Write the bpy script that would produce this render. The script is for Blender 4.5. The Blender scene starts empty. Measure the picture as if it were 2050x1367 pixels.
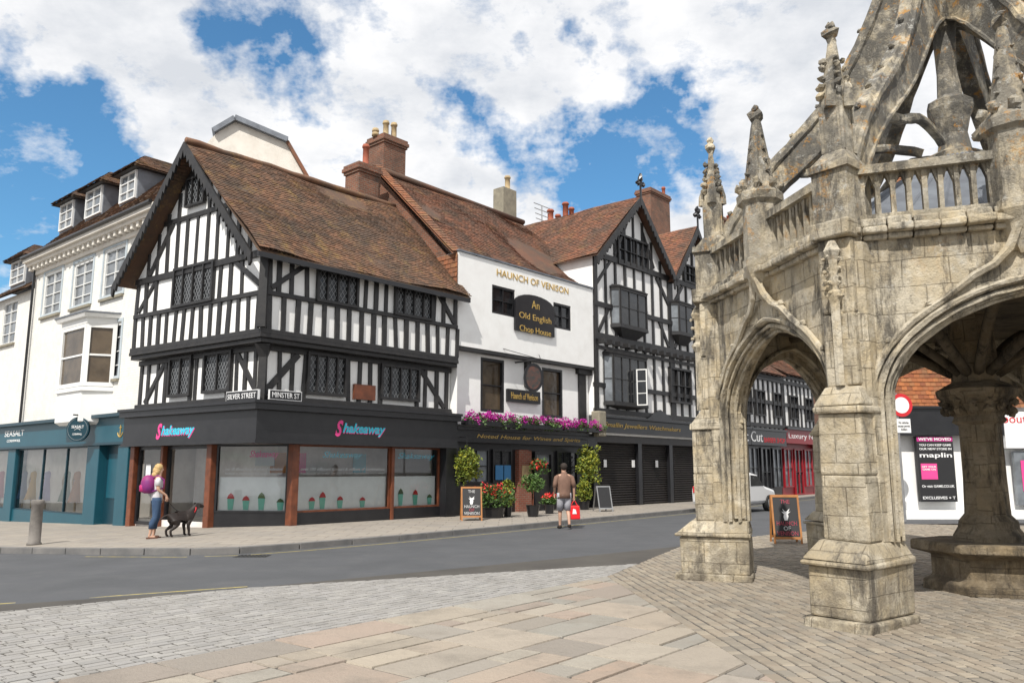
import bpy, bmesh, math, random
from mathutils import Vector as V, Matrix
from mathutils.noise import noise as pn
random.seed(7); R=random.uniform
SC=bpy.context.scene; COL=SC.collection
TH=math.radians(9.1); CT,ST=math.cos(TH),math.sin(TH); CZ=1.6
def ray(px,py):
    u=(px-1025)/1600; v=(683.5-py)/1600
    return V((u,CT-v*ST,ST+v*CT))
def g(x): return -0.035*max(0,-6-x)
def gp(px,py,z=0):
    d=ray(px,py); t=(z-CZ)/d.z; return V((d.x*t,d.y*t,z))
def gg(px,py,dz=0):
    z=dz
    for _ in range(4):
        p=gp(px,py,z); z=g(p.x)+dz
    p.z=z; return p
class Fr:
    def __init__(s,P,d):
        s.P=V((P[0],P[1],0)); s.d=V((d[0],d[1],0)).normalized(); s.n=V((s.d.y,-s.d.x,0))
    def at(s,a,o,z):
        p=s.P+s.d*a+s.n*o; return V((p.x,p.y,z))
    def sz(s,px,py,o=0):
        r=ray(px,py); q=s.P+s.n*o; t=q.dot(s.n)/r.dot(s.n)
        p=r*t; return (p-s.P).dot(s.d), CZ+p.z
    def rect(s,x0,y0,x1,y1,o=0):
        xm,ym=(x0+x1)/2,(y0+y1)/2
        return s.sz(x0,ym,o)[0],s.sz(x1,ym,o)[0],s.sz(xm,y1,o)[1],s.sz(xm,y0,o)[1]
# ---------- materials
def N(nt,t,**k):
    n=nt.nodes.new(t)
    for a,b in k.items():
        if a[0]=='_': setattr(n,a[1:],b)
        else: n.inputs[a.replace('__',' ')].default_value=b
    return n
def base(name,rough=.8,metal=0):
    m=bpy.data.materials.new(name); m.use_nodes=True; nt=m.node_tree; b=nt.nodes['Principled BSDF']
    b.inputs['Roughness'].default_value=rough; b.inputs['Metallic'].default_value=metal
    return m,nt,b
def c4(c): return (c[0],c[1],c[2],1)
def mixc(nt,fac,a,b,mode='MIX'):
    n=nt.nodes.new('ShaderNodeMix'); n.data_type='RGBA'; n.blend_type=mode
    for sock,val in ((n.inputs[0],fac),(n.inputs[6],a),(n.inputs[7],b)):
        if isinstance(val,(int,float)): sock.default_value=val
        elif isinstance(val,tuple): sock.default_value=c4(val)
        else: nt.links.new(val,sock)
    return n.outputs[2]
def noise(nt,scale,det=4,rough=.6,vec=None,sc=None):
    gm=N(nt,'ShaderNodeNewGeometry'); v=vec or gm.outputs['Position']
    if sc:
        mp=N(nt,'ShaderNodeMapping',Scale=sc); nt.links.new(v,mp.inputs[0]); v=mp.outputs[0]
    n=N(nt,'ShaderNodeTexNoise',Scale=scale,Detail=det,Roughness=rough); nt.links.new(v,n.inputs['Vector'])
    return n.outputs['Fac']
def ramp(nt,f,lo,hi,a=0,b=1):
    n=N(nt,'ShaderNodeMapRange'); n.inputs[1].default_value=lo; n.inputs[2].default_value=hi; n.inputs[3].default_value=a; n.inputs[4].default_value=b
    nt.links.new(f,n.inputs[0]); return n.outputs[0]
def mth(nt,op,a,b,c=None):
    n=nt.nodes.new('ShaderNodeMath'); n.operation=op
    for i,v in ((0,a),(1,b),(2,c)):
        if v is None: continue
        if isinstance(v,(int,float)): n.inputs[i].default_value=v
        else: nt.links.new(v,n.inputs[i])
    return n.outputs[0]
def bump(nt,b,h,st=.4,dist=.02):
    n=N(nt,'ShaderNodeBump',Strength=st,Distance=dist); nt.links.new(h,n.inputs['Height']); nt.links.new(n.outputs[0],b.inputs['Normal'])
def mat(name,c1,c2=None,scale=3,rough=.8,metal=0,bs=0,bd=.01,bsc=None,rnd=None,dirt=None):
    m,nt,b=base(name,rough,metal)
    c2=c2 or tuple(x*.85 for x in c1)
    col=mixc(nt,ramp(nt,noise(nt,scale),.3,.7),c1,c2)
    if rnd:
        at=N(nt,'ShaderNodeAttribute'); at.attribute_name='rnd'
        cr=nt.nodes.new('ShaderNodeValToRGB'); el=cr.color_ramp.elements
        while len(el)<len(rnd): el.new(.5)
        for i,c in enumerate(rnd): el[i].position=i/max(1,len(rnd)-1); el[i].color=c4(c)
        nt.links.new(at.outputs['Fac'],cr.inputs[0])
        col=mixc(nt,ramp(nt,noise(nt,scale),.3,.7,.05,.45),cr.outputs[0],c2)
    if dirt:
        col=mixc(nt,ramp(nt,noise(nt,1.3,6,.7),.5,.72,0,dirt[3]),col,dirt[:3])
    nt.links.new(col,b.inputs['Base Color'])
    if bs: bump(nt,b,noise(nt,bsc or scale*6,4,.7),bs,bd)
    return m
def brick(name,c1,c2,mo,bw,rh,ms=.01,rough=.85,bs=.5,dirt=None):
    m,nt,b=base(name,rough); tc=N(nt,'ShaderNodeTexCoord')
    t=N(nt,'ShaderNodeTexBrick',Scale=1.0,Color1=c4(c1),Color2=c4(c2),Mortar=c4(mo)); t.inputs['Mortar Size'].default_value=ms
    t.inputs['Brick Width'].default_value=bw; t.inputs['Row Height'].default_value=rh
    nt.links.new(tc.outputs['UV'],t.inputs[0])
    col=mixc(nt,ramp(nt,noise(nt,4),.35,.7,0,.5),t.outputs[0],tuple(x*.7 for x in c1))
    if dirt: col=mixc(nt,ramp(nt,noise(nt,1.1,6,.7),.48,.7,0,dirt[3]),col,dirt[:3])
    nt.links.new(col,b.inputs['Base Color'])
    h=mth(nt,'MULTIPLY_ADD',t.outputs['Fac'],-1.0,1.0)
    h2=mth(nt,'ADD',h,mth(nt,'MULTIPLY',noise(nt,30,3),.5)); bump(nt,b,h2,bs,.01); return m
WHITE=mat('white_plaster',(.93,.93,.91),(.87,.86,.84),2.2,.85,bs=.15,bd=.01,bsc=9,dirt=(.6,.58,.54,.2))
RENDER=mat('cream_render',(.76,.72,.65),(.66,.61,.54),1.6,.85,bs=.15,bsc=8,dirt=(.42,.39,.34,.45))
BLACK=mat('black_timber',(.012,.012,.014),(.03,.028,.027),5,.5,bs=.3,bd=.01,bsc=14)
BLKP=mat('black_gloss_paint',(.01,.01,.012),(.018,.018,.02),3,.3)
SHUT=mat('dark_shutter',(.022,.02,.02),(.035,.03,.028),3,.45)
PBRICK=brick('painted_cream_brick',(.84,.82,.77),(.80,.78,.73),(.68,.66,.61),.24,.085,.008,bs=.3,dirt=(.6,.57,.52,.35))
CBRICK=brick('red_chimney_brick',(.26,.095,.05),(.14,.06,.04),(.2,.17,.13),.23,.078,.012,dirt=(.06,.045,.035,.8))
TEAL=mat('teal_paint',(.008,.072,.105),(.01,.085,.12),2,.4)
TEALD=mat('dark_teal_paint',(.005,.04,.06),None,2,.4)
SASH=mat('white_sash_paint',(.82,.82,.8),(.76,.76,.74),4,.4)
GOLD=mat('gold_leaf',(.62,.42,.12),(.5,.33,.09),6,.4,.3)
WOOD=mat('brown_shop_timber',(.2,.06,.025),(.1,.03,.013),5,.45,bs=.2,bsc=20)
OAK=mat('orange_oak',(.42,.18,.05),(.3,.12,.035),6,.5)
LEAD=mat('lead_sheet',(.2,.22,.25),(.12,.13,.15),3,.5,.2,bs=.2)
LEADL=mat('lead_came',(.24,.25,.26),None,3,.5)
POTC=mat('buff_chimney_pot',(.5,.38,.2),(.3,.22,.13),6)
POTR=mat('red_chimney_pot',(.38,.11,.06),(.25,.07,.04),6)
GSTONE=mat('grey_rendered_stack',(.3,.27,.2),(.2,.18,.14),4,bs=.4)
def tilem(name,cs,moss=.6,lich=(.33,.21,.07),dk=.75,th=.53):
    m,nt,b=base(name,.9); at=N(nt,'ShaderNodeAttribute'); at.attribute_name='rnd'
    cr=nt.nodes.new('ShaderNodeValToRGB'); el=cr.color_ramp.elements
    while len(el)<len(cs): el.new(.5)
    for i,c in enumerate(cs): el[i].position=i/(len(cs)-1); el[i].color=c4(c)
    nt.links.new(at.outputs['Fac'],cr.inputs[0]); col=cr.outputs[0]
    col=mixc(nt,ramp(nt,noise(nt,.8,6,.7),.4,.62,0,dk),col,(.07,.055,.043))
    col=mixc(nt,ramp(nt,noise(nt,1.4,8,.85),th,th+.12,0,moss),col,lich)
    nt.links.new(col,b.inputs['Base Color']); bump(nt,b,noise(nt,25,3),.4,.01); return m
TILE=tilem('weathered_clay_tile',[(.11,.066,.045),(.17,.092,.056),(.23,.115,.065),(.13,.077,.05)],.62)
TILER=tilem('red_clay_tile',[(.12,.058,.037),(.19,.082,.046),(.25,.10,.055),(.14,.067,.041)],.45,th=.55)
TILEO=tilem('orange_clay_tile',[(.36,.12,.045),(.46,.16,.055),(.26,.085,.04),(.42,.18,.075)],.3,dk=.45)
def glassm(name,c,rough=.06,bs=.25):
    m,nt,b=base(name,rough); col=mixc(nt,ramp(nt,noise(nt,1.5,3),.35,.65),c,tuple(x*.5 for x in c)); nt.links.new(col,b.inputs['Base Color'])
    bump(nt,b,noise(nt,2.5,2),bs,.02); return m
GD=glassm('dark_window_glass',(.03,.032,.035)); GP=glassm('pale_blind_glass',(.22,.24,.26)); GB=glassm('brownish_window_glass',(.11,.08,.05))
def clearg():
    m=bpy.data.materials.new('shop_glass'); m.use_nodes=True; nt=m.node_tree; nt.nodes.clear()
    o=N(nt,'ShaderNodeOutputMaterial'); t=N(nt,'ShaderNodeBsdfTransparent',Color=(.93,.95,.95,1)); gl=N(nt,'ShaderNodeBsdfGlossy',Roughness=.02)
    f=N(nt,'ShaderNodeFresnel',IOR=1.5); mx=N(nt,'ShaderNodeMixShader')
    f2=mth(nt,'MULTIPLY_ADD',f.outputs[0],1.2,.04)
    nt.links.new(f2,mx.inputs[0]); nt.links.new(t.outputs[0],mx.inputs[1]); nt.links.new(gl.outputs[0],mx.inputs[2]); nt.links.new(mx.outputs[0],o.inputs[0]); return m
GC=clearg()
def flat(name,c,rough=.6): return mat(name,c,tuple(x*.9 for x in c),4,rough)
CYAN=flat('cyan_sign',(.05,.55,.72)); PINK=flat('pink_sign',(.85,.07,.3)); WSIGN=flat('white_sign',(.85,.85,.85)); MAG=flat('magenta_poster',(.5,.02,.22)); RED=flat('red_sign',(.6,.02,.03)); INTW=mat('shop_interior',(.82,.79,.76),(.5,.45,.42),1.2); FROST=flat('frosted_film',(.92,.95,.95),.5); MINT=flat('mint_drink',(.2,.62,.5)); GREYS=flat('grey_sign',(.4,.42,.43))
DRED=flat('dark_red_shopfront',(.28,.012,.02),.4); CHALK=flat('chalkboard',(.02,.02,.022)); METAL=mat('galvanised_steel',(.4,.4,.4),(.3,.3,.3),5,.45,.7)
BPOST=flat('blue_poster',(.03,.16,.35)); MENUC=flat('orange_menu',(.6,.25,.1))
def stonem(name,dark=0,ash=True,k=1.0):
    m,nt,b=base(name,.92); gm=N(nt,'ShaderNodeNewGeometry'); sp=N(nt,'ShaderNodeSeparateXYZ'); nt.links.new(gm.outputs['Position'],sp.inputs[0])
    z=sp.outputs['Z']
    col=mixc(nt,ramp(nt,noise(nt,1.5,5,.65),.35,.65),(.54,.45,.30),(.42,.375,.29))
    col=mixc(nt,ramp(nt,noise(nt,3.2,5,.7),.46,.60,0,.85),col,(.62,.56,.445))
    if ash:
        tc=N(nt,'ShaderNodeTexCoord'); n0=nt.nodes.new('ShaderNodeTexNoise'); n0.inputs['Scale'].default_value=1.6; nt.links.new(gm.outputs['Position'],n0.inputs['Vector'])
        va=nt.nodes.new('ShaderNodeVectorMath'); va.operation='MULTIPLY_ADD'; nt.links.new(n0.outputs['Color'],va.inputs[0]); va.inputs[1].default_value=(.05,.05,0); nt.links.new(tc.outputs['UV'],va.inputs[2])
        t=N(nt,'ShaderNodeTexBrick',Scale=1.0,Color1=(.72,.69,.64,1),Color2=(1.1,1.08,1.04,1),Mortar=(.38,.34,.28,1)); t.inputs['Mortar Size'].default_value=.007; t.inputs['Brick Width'].default_value=.46; t.inputs['Row Height'].default_value=.3; t.inputs['Mortar Smooth'].default_value=.6
        nt.links.new(va.outputs[0],t.inputs[0]); col=mixc(nt,ramp(nt,noise(nt,2.7,3),.35,.6,.25,.85),col,t.outputs[0],'MULTIPLY')
    s1=ramp(nt,noise(nt,2.1,7,.78,sc=(1,1,.28)),.505,.61,0,.9)
    col=mixc(nt,s1,col,(.085,.075,.06))
    s2=ramp(nt,noise(nt,11,5,.75),.56,.69,0,.6); col=mixc(nt,s2,col,(.16,.145,.12))
    hz=ramp(nt,z,3.9,6.0,.15,.8 if not dark else .9); hz=mth(nt,'MULTIPLY',hz,ramp(nt,noise(nt,3,6,.7),.36,.55)); col=mixc(nt,hz,col,(.10,.095,.085))
    col=mixc(nt,mth(nt,'MULTIPLY',ramp(nt,noise(nt,6.5,6,.8),.57,.64,0,.7),ramp(nt,z,2.5,5,.2,1)),col,(.45,.44,.40))
    lo=mth(nt,'MULTIPLY',ramp(nt,z,1.1,0,0,.85),ramp(nt,noise(nt,3.3,6,.7),.40,.58)); col=mixc(nt,lo,col,(.12,.10,.075))
    li=mth(nt,'MULTIPLY',ramp(nt,noise(nt,3.6,6,.8),.565,.64,0,.8),ramp(nt,z,3.4,5.6,0,1)); col=mixc(nt,li,col,(.43,.21,.035))
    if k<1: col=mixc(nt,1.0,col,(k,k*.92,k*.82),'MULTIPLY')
    nt.links.new(col,b.inputs['Base Color'])
    h=mth(nt,'ADD',noise(nt,6,7,.75),mth(nt,'MULTIPLY',noise(nt,40,2),.2))
    if ash: h=mth(nt,'ADD',h,mth(nt,'MULTIPLY',t.outputs['Fac'],-.35))
    bump(nt,b,h,.85,.05); return m
STONE=stonem('weathered_limestone'); STONEP=stonem('plain_weathered_limestone',1,False); STONED=stonem('shaded_vault_limestone',1,False,.25); STONEC=stonem('shaded_column_limestone',0,True,.5)  # vault and column copies darkened to paint in the shade inside the cross
ASPH=mat('asphalt',(.085,.088,.095),(.066,.069,.074),.7,.85,bs=.5,bd=.006,bsc=120,dirt=(.115,.115,.115,.4))
GROUND=mat('ground_base',(.085,.078,.068),(.055,.05,.045),1,.9)
PAVE=brick('pavement_slabs',(.35,.31,.26),(.29,.265,.235),(.14,.12,.105),.75,.5,.012,bs=.3,dirt=(.2,.18,.155,.5))
KERB=mat('kerb_stone',(.2,.19,.18),(.11,.11,.11),2,.8,bs=.3)
YEL=mat('worn_yellow_paint',(.45,.36,.1),(.2,.19,.15),9,.8)
def pavem(name,cs,d,bs=.35,dirt=(.2,.17,.14,.5)): return mat(name,cs[0],d,3,.85,rnd=cs,bs=bs,bd=.015,bsc=22,dirt=dirt)
FLAG=pavem('york_flagstones',[(.31,.27,.215),(.37,.31,.245),(.25,.245,.22),(.38,.345,.285),(.34,.25,.19),(.29,.28,.25),(.40,.345,.27),(.23,.21,.185),(.36,.275,.22),(.33,.32,.28)],(.27,.235,.195),.9,(.17,.15,.125,.6))
SETG=pavem('grey_granite_setts',[(.25,.245,.235),(.32,.31,.3),(.28,.27,.255),(.36,.35,.33)],(.27,.255,.235),.4,(.17,.16,.145,.5))
SETB=pavem('brown_stone_setts',[(.24,.20,.155),(.31,.26,.20),(.21,.19,.16),(.35,.30,.23),(.28,.25,.21)],(.21,.18,.14),.4,(.14,.12,.095,.5))
def leafm(name,cs): 
    return mat(name,cs[0],cs[-1],4,.6,rnd=cs)
LEAF=leafm('green_leaves',[(.02,.05,.01),(.05,.11,.02),(.09,.16,.03)]); LEAFY=leafm('yellow_green_leaves',[(.02,.06,.01),(.05,.11,.015),(.09,.15,.02),(.36,.34,.03)])
FMAG=leafm('magenta_petals',[(.45,.01,.2),(.6,.03,.35),(.3,.01,.25)]); FRED=leafm('red_petals',[(.6,.01,.02),(.75,.05,.04)])
SKIN=flat('skin',(.5,.3,.21),.6); HAIRB=mat('blonde_hair',(.6,.42,.2),(.4,.26,.1),30); HAIRD=mat('dark_hair',(.03,.02,.015),None,30)
# ---------- mesh builder
ORG={}
def tagp(o,label=None,cat=None,group=None,kind=None):
    for k,v in (('label',label),('category',cat),('group',group),('kind',kind)):
        if v: o[k]=v
    return o
def empty(name,loc,label,cat,group=None):
    o=bpy.data.objects.new(name,None); COL.objects.link(o); o.location=loc; o.empty_display_size=.2; ORG[o.name]=V(loc); return tagp(o,label,cat,group)
def finish(me,name,mt,parent,org,smooth=False,bevel=0):
    o=bpy.data.objects.new(name,me); COL.objects.link(o); me.materials.append(mt); ORG[o.name]=org
    if parent: o.parent=parent
    else: o.location=org
    if smooth: me.polygons.foreach_set('use_smooth',[True]*len(me.polygons))
    ul=me.uv_layers.new(name='UVMap'); uv=[0.0]*(2*len(me.loops)); vs=me.vertices
    for p in me.polygons:
        n=p.normal
        if abs(n.z)>.93: t=V((1,0,0)); b=V((0,1,0))
        else:
            t=V((-n.y,n.x,0)).normalized(); b=n.cross(t)
        for li in p.loop_indices:
            q=vs[me.loops[li].vertex_index].co+org; uv[2*li]=q.dot(t); uv[2*li+1]=q.dot(b)
    ul.data.foreach_set('uv',uv)
    if bevel:
        bv=o.modifiers.new('Bevel','BEVEL'); bv.width=bevel; bv.segments=2; bv.limit_method='ANGLE'; bv.angle_limit=.6
    return o
class MB:
    def __init__(s): s.v=[]; s.f=[]; s.r=[]
    def add(s,vs,fs,r=None):
        k=len(s.v); s.v+=[V(x) for x in vs]; r=R(0,1) if r is None else r
        for f in fs: s.f.append([i+k for i in f]); s.r.append(r)
        return s
    def face(s,pts,r=None): return s.add(pts,[list(range(len(pts)))],r)
    def loft(s,rings):
        n=len(rings[0]); k=len(rings)
        return s.add([p for r in rings for p in r],[[i*n+j,i*n+(j+1)%n,(i+1)*n+(j+1)%n,(i+1)*n+j] for i in range(k-1) for j in range(n)]+[list(range(n))[::-1],[(k-1)*n+j for j in range(n)]])
    def hexa(s,b,t,r=None):
        n=len(b); return s.add(list(b)+list(t),[list(range(n))[::-1],[i+n for i in range(n)]]+[[i,(i+1)%n,(i+1)%n+n,i+n] for i in range(n)],r)
    def box(s,F,s0,s1,o0,o1,z0,z1,r=None):
        q=[(s0,o0),(s1,o0),(s1,o1),(s0,o1)]
        return s.hexa([F.at(a,o,z0) for a,o in q],[F.at(a,o,z1) for a,o in q],r)
    def tier(s,F,w0,e0,i0,z0,w1,e1,i1,z1):
        f=lambda w,e,i,z:[F.at(-w/2,-i,z),F.at(w/2,-i,z),F.at(w/2,e,z),F.at(-w/2,e,z)]
        return s.hexa(f(w0,e0,i0,z0),f(w1,e1,i1,z1))
    def prism(s,pl,z0,z1): return s.hexa([V((p[0],p[1],z0)) for p in pl],[V((p[0],p[1],z1)) for p in pl])
    def poly(s,F,pts,o0,o1): return s.hexa([F.at(a,o0,z) for a,z in pts],[F.at(a,o1,z) for a,z in pts])
    def bar2(s,F,a,b,w,o0,o1):
        d=V((b[0]-a[0],b[1]-a[1])); 
        if d.length<1e-5: return s
        d.normalize(); p=V((-d.y,d.x))*w/2; q=[(a[0]+p.x,a[1]+p.y),(b[0]+p.x,b[1]+p.y),(b[0]-p.x,b[1]-p.y),(a[0]-p.x,a[1]-p.y)]
        return s.poly(F,q,o0,o1)
    def tube(s,path,r,n=8,cap=True):
        path=[V(p) for p in path]; k=len(path); rs=r if isinstance(r,(list,tuple)) else [r]*k; rings=[]; up=None
        for i,p in enumerate(path):
            t=(path[min(k-1,i+1)]-path[max(0,i-1)]).normalized()
            if up is None: up=V((0,0,1)) if abs(t.z)<.9 else V((1,0,0))
            x=up.cross(t)
            if x.length<.05: x=V((0,1,0)).cross(t)
            x.normalize(); y=t.cross(x); up=y
            rings.append([p+(x*math.cos(2*math.pi*j/n+math.pi/n)+y*math.sin(2*math.pi*j/n+math.pi/n))*rs[i] for j in range(n)])
        vs=[q for rg in rings for q in rg]; fs=[[i*n+j,i*n+(j+1)%n,(i+1)*n+(j+1)%n,(i+1)*n+j] for i in range(k-1) for j in range(n)]
        if cap: fs+= [list(range(n))[::-1],[(k-1)*n+j for j in range(n)]]
        return s.add(vs,fs)
    def lathe(s,c,prof,n=12,rot=0):
        c=V(c); vs=[c+V((r*math.cos(2*math.pi*j/n+rot),r*math.sin(2*math.pi*j/n+rot),z)) for r,z in prof for j in range(n)]; k=len(prof)
        return s.add(vs,[[i*n+j,i*n+(j+1)%n,(i+1)*n+(j+1)%n,(i+1)*n+j] for i in range(k-1) for j in range(n)]+[list(range(n))[::-1],[(k-1)*n+j for j in range(n)]])
    def blob(s,c,r,sq=1,r2=None):
        n=6; c=V(c); pr=[(.35,-.85),(.9,-.3),(.95,.3),(.4,.85)]; vs=[]
        for rr,z in pr:
            for j in range(n): vs.append(c+V((rr*math.cos(j*math.pi/3),rr*math.sin(j*math.pi/3),z*sq))*r*R(.7,1.3))
        return s.add(vs,[[i*n+j,i*n+(j+1)%n,(i+1)*n+(j+1)%n,(i+1)*n+j] for i in range(3) for j in range(n)]+[list(range(n))[::-1],[3*n+j for j in range(n)]],r2)
    def leaves(s,c,rad,n,size):
        c=V(c)
        for _ in range(n):
            d=V((R(-1,1),R(-1,1),R(-1,1)))
            while d.length>1: d=V((R(-1,1),R(-1,1),R(-1,1)))
            d*=(.55+.6*abs(pn(d*2.5+c)))+.2; p=c+V((d.x*rad[0],d.y*rad[1],d.z*rad[2]))
            a=V((R(-1,1),R(-1,1),R(-1,1))).normalized(); b=a.cross(V((R(-1,1),R(-1,1),R(-1,1)))).normalized(); k=size*R(.6,1.3)
            s.face([p-a*k,p+b*k*.5,p+a*k,p-b*k*.5])
        return s
    def build(s,name,mt,parent=None,smooth=False,bevel=0,label=None,recalc=True,jit=0):
        if jit: s.v=[q+V((R(-jit,jit),R(-jit,jit),R(-jit,jit))) for q in s.v]
        if parent: org=ORG[parent.name]
        else:
            xs=[q.x for q in s.v]; ys=[q.y for q in s.v]; org=V(((min(xs)+max(xs))/2,(min(ys)+max(ys))/2,min(q.z for q in s.v)))
        me=bpy.data.meshes.new(name); me.from_pydata([q-org for q in s.v],[],s.f)
        if recalc:
            bm=bmesh.new(); bm.from_mesh(me); bmesh.ops.recalc_face_normals(bm,faces=bm.faces); bm.to_mesh(me); bm.free()
        a=me.attributes.new('rnd','FLOAT','FACE'); a.data.foreach_set('value',s.r)
        o=finish(me,name,mt,parent,org,smooth,bevel)
        if label: o['label']=label
        return o
def text(F,st,s0,s1,zc,o,mt,parent,h=None,shear=0,name='lettering',bold=.0,depth=.008):
    cu=bpy.data.curves.new('t','FONT'); cu.body=st; cu.extrude=.01; cu.shear=shear; cu.offset=bold; cu.resolution_u=3; cu.align_x='CENTER'
    ob=bpy.data.objects.new('t',cu); me=bpy.data.meshes.new_from_object(ob); bpy.data.objects.remove(ob)
    xs=[v.co.x for v in me.vertices]; ys=[v.co.y for v in me.vertices]
    kx=(s1-s0)/(max(xs)-min(xs)); ky=(h/(max(ys)-min(ys))) if h else kx; x0=min(xs); ym=(min(ys)+max(ys))/2; org=ORG[parent.name]
    for v in me.vertices: 
        a=(v.co.x-x0)*kx
        v.co=F.at(s0+a,o+(depth if v.co.z>0 else 0),zc+(v.co.y-ym)*ky)-org
    me.materials.clear(); return finish(me,name,mt,parent,org)
def tiles(mb,a,b,c,d,ch=.15,tw=.19,lift=.025,sag=.05):
    a,b,c,d=V(a),V(b),V(c),V(d); n=(b-a).cross(d-a) if (d-a).length>.1 else (b-a).cross(c-a)
    n.normalize(); n=n if n.z>0 or (abs(n.z)<.01 and n.y<0) else -n
    rows=max(1,int(max((d-a).length,(c-b).length)/ch)); w=lambda p:p+n*(sag*pn(p*.45)+.012*pn(p*3))
    for i in range(rows):
        t0=i/rows; t1=min(1,(i+1.2)/rows); L=a.lerp(d,t0); Q=b.lerp(c,t0); L1=a.lerp(d,t1); Q1=b.lerp(c,t1); k=max(1,int((Q-L).length/tw)); of=.5*(i%2)
        for j in range(k+1):
            u0=max(0,(j-of)/k)+.02/k; u1=min(1,(j+1-of)/k)-.02/k
            if u1-u0<.05/k: continue
            e=R(-.006,.01); p0=w(L.lerp(Q,u0))+n*(lift+e); p1=w(L.lerp(Q,u1))+n*(lift+e+R(-.004,.004)); p2=w(L1.lerp(Q1,u1))+n*.003; p3=w(L1.lerp(Q1,u0))+n*.003
            r=R(0,1); mb.face([p0,p1,p2,p3],r); mb.face([p0,p1,p1-n*lift,p0-n*lift],r*.5)
def roofpart(name,mt,par,quads,ch=.15,tw=.19,sag=.05):
    m=MB()
    for q in quads:
        q=[V(p) for p in q]; dn=V((0,0,-.06)) if sag>0 else V((0,0,0)); m.face([p+dn for p in q],.1); tiles(m,*q,ch=ch,tw=tw,sag=sag)
    return m.build(name,mt,par,recalc=False)
def frame_box(m,F,s0,s1,z0,z1,fw,o0,o1):
    m.box(F,s0,s0+fw,o0,o1,z0,z1); m.box(F,s1-fw,s1,o0,o1,z0,z1); m.box(F,s0+fw,s1-fw,o0,o1-.002,z1-fw,z1); m.box(F,s0+fw,s1-fw,o0,o1-.002,z0,z0+fw)
def win(F,r,par,fm,cols=1,rows=1,o=0,d=.07,fw=.06,lat=0,pane=None,sill=None,bw=.03,name='window',latm=None):
    s0,s1,z0,z1=r; m=MB(); frame_box(m,F,s0,s1,z0,z1,fw,o,o+d)
    for i in range(1,cols): a=s0+(s1-s0)*i/cols; m.box(F,a-bw/2,a+bw/2,o,o+d-.01,z0+fw,z1-fw)
    for i in range(1,rows): a=z0+(z1-z0)*i/rows; m.box(F,s0+fw,s1-fw,o,o+d-.02,a-bw/2,a+bw/2)
    w=m.build(name,fm,par)
    MB().face([F.at(s0+fw,o+.015,z0+fw),F.at(s1-fw,o+.015,z0+fw),F.at(s1-fw,o+.015,z1-fw),F.at(s0+fw,o+.015,z1-fw)]).build('pane',pane or GD,w,recalc=False)
    if lat:
        m=MB(); H=z1-z0-2*fw; k=1.6; a0,a1=s0+fw,s1-fw; c=a0-H/k
        while c<a1:
            for sg in (1,-1):
                x0,x1=c,c+H/k; lo,hi=max(x0,a0),min(x1,a1)
                if hi-lo<.02: continue
                za,zb=z0+fw+(lo-c)*k,z0+fw+(hi-c)*k
                if sg<0: za,zb=z0+z1-za,z0+z1-zb
                dd=V((hi-lo,zb-za)).normalized(); p=V((-dd.y,dd.x))*.008; oo=o+.024+(.003 if sg>0 else 0)
                m.face([F.at(lo+p.x,oo,za+p.y),F.at(hi+p.x,oo,zb+p.y),F.at(hi-p.x,oo,zb-p.y),F.at(lo-p.x,oo,za-p.y)])
            c+=lat
        m.build('lattice',latm or LEADL,w,recalc=False)
    if sill: MB().box(F,s0-.08,s1+.08,o,max(o+d,0)+.09,z0-.09,z0-.001).build('sill',sill,w)
    return w
def wall(F,s0,s1,z0,z1,holes,name,mt,par,o=0,dep=.16):
    m=MB(); S=sorted({s0,s1}|{x for h in holes for x in h[:2]}); Z=sorted({z0,z1}|{x for h in holes for x in h[2:]})
    inh=lambda a,z:any(h[0]<a<h[1] and h[2]<z<h[3] for h in holes)
    for a,b in zip(S,S[1:]):
        for c,d in zip(Z,Z[1:]):
            if not inh((a+b)/2,(c+d)/2): m.face([F.at(a,o,c),F.at(b,o,c),F.at(b,o,d),F.at(a,o,d)])
    for a,b,c,d in holes:
        for (p,q),(u,v) in (((a,c),(b,c)),((b,c),(b,d)),((b,d),(a,d)),((a,d),(a,c))):
            m.face([F.at(p,o,q),F.at(u,o,v),F.at(u,o-dep,v),F.at(p,o-dep,q)])
    return m.build(name,mt,par,recalc=False)
def shopwin(F,s0,s1,z0,z1,o,par,fm,mull=(),fw=.05,trans=None):
    m=MB(); frame_box(m,F,s0,s1,z0,z1,fw,o-.05,o+.05)
    for a in mull: m.box(F,a-.025,a+.025,o-.05,o+.04,z0+fw,z1-fw)
    if trans: m.box(F,s0+fw,s1-fw,o-.05,o+.035,trans-.03,trans+.03)
    w=m.build('shop_window',fm,par)
    MB().face([F.at(s0+fw,o,z0+fw),F.at(s1-fw,o,z0+fw),F.at(s1-fw,o,z1-fw),F.at(s0+fw,o,z1-fw)]).build('pane',GC,w,recalc=False); return w
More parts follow.
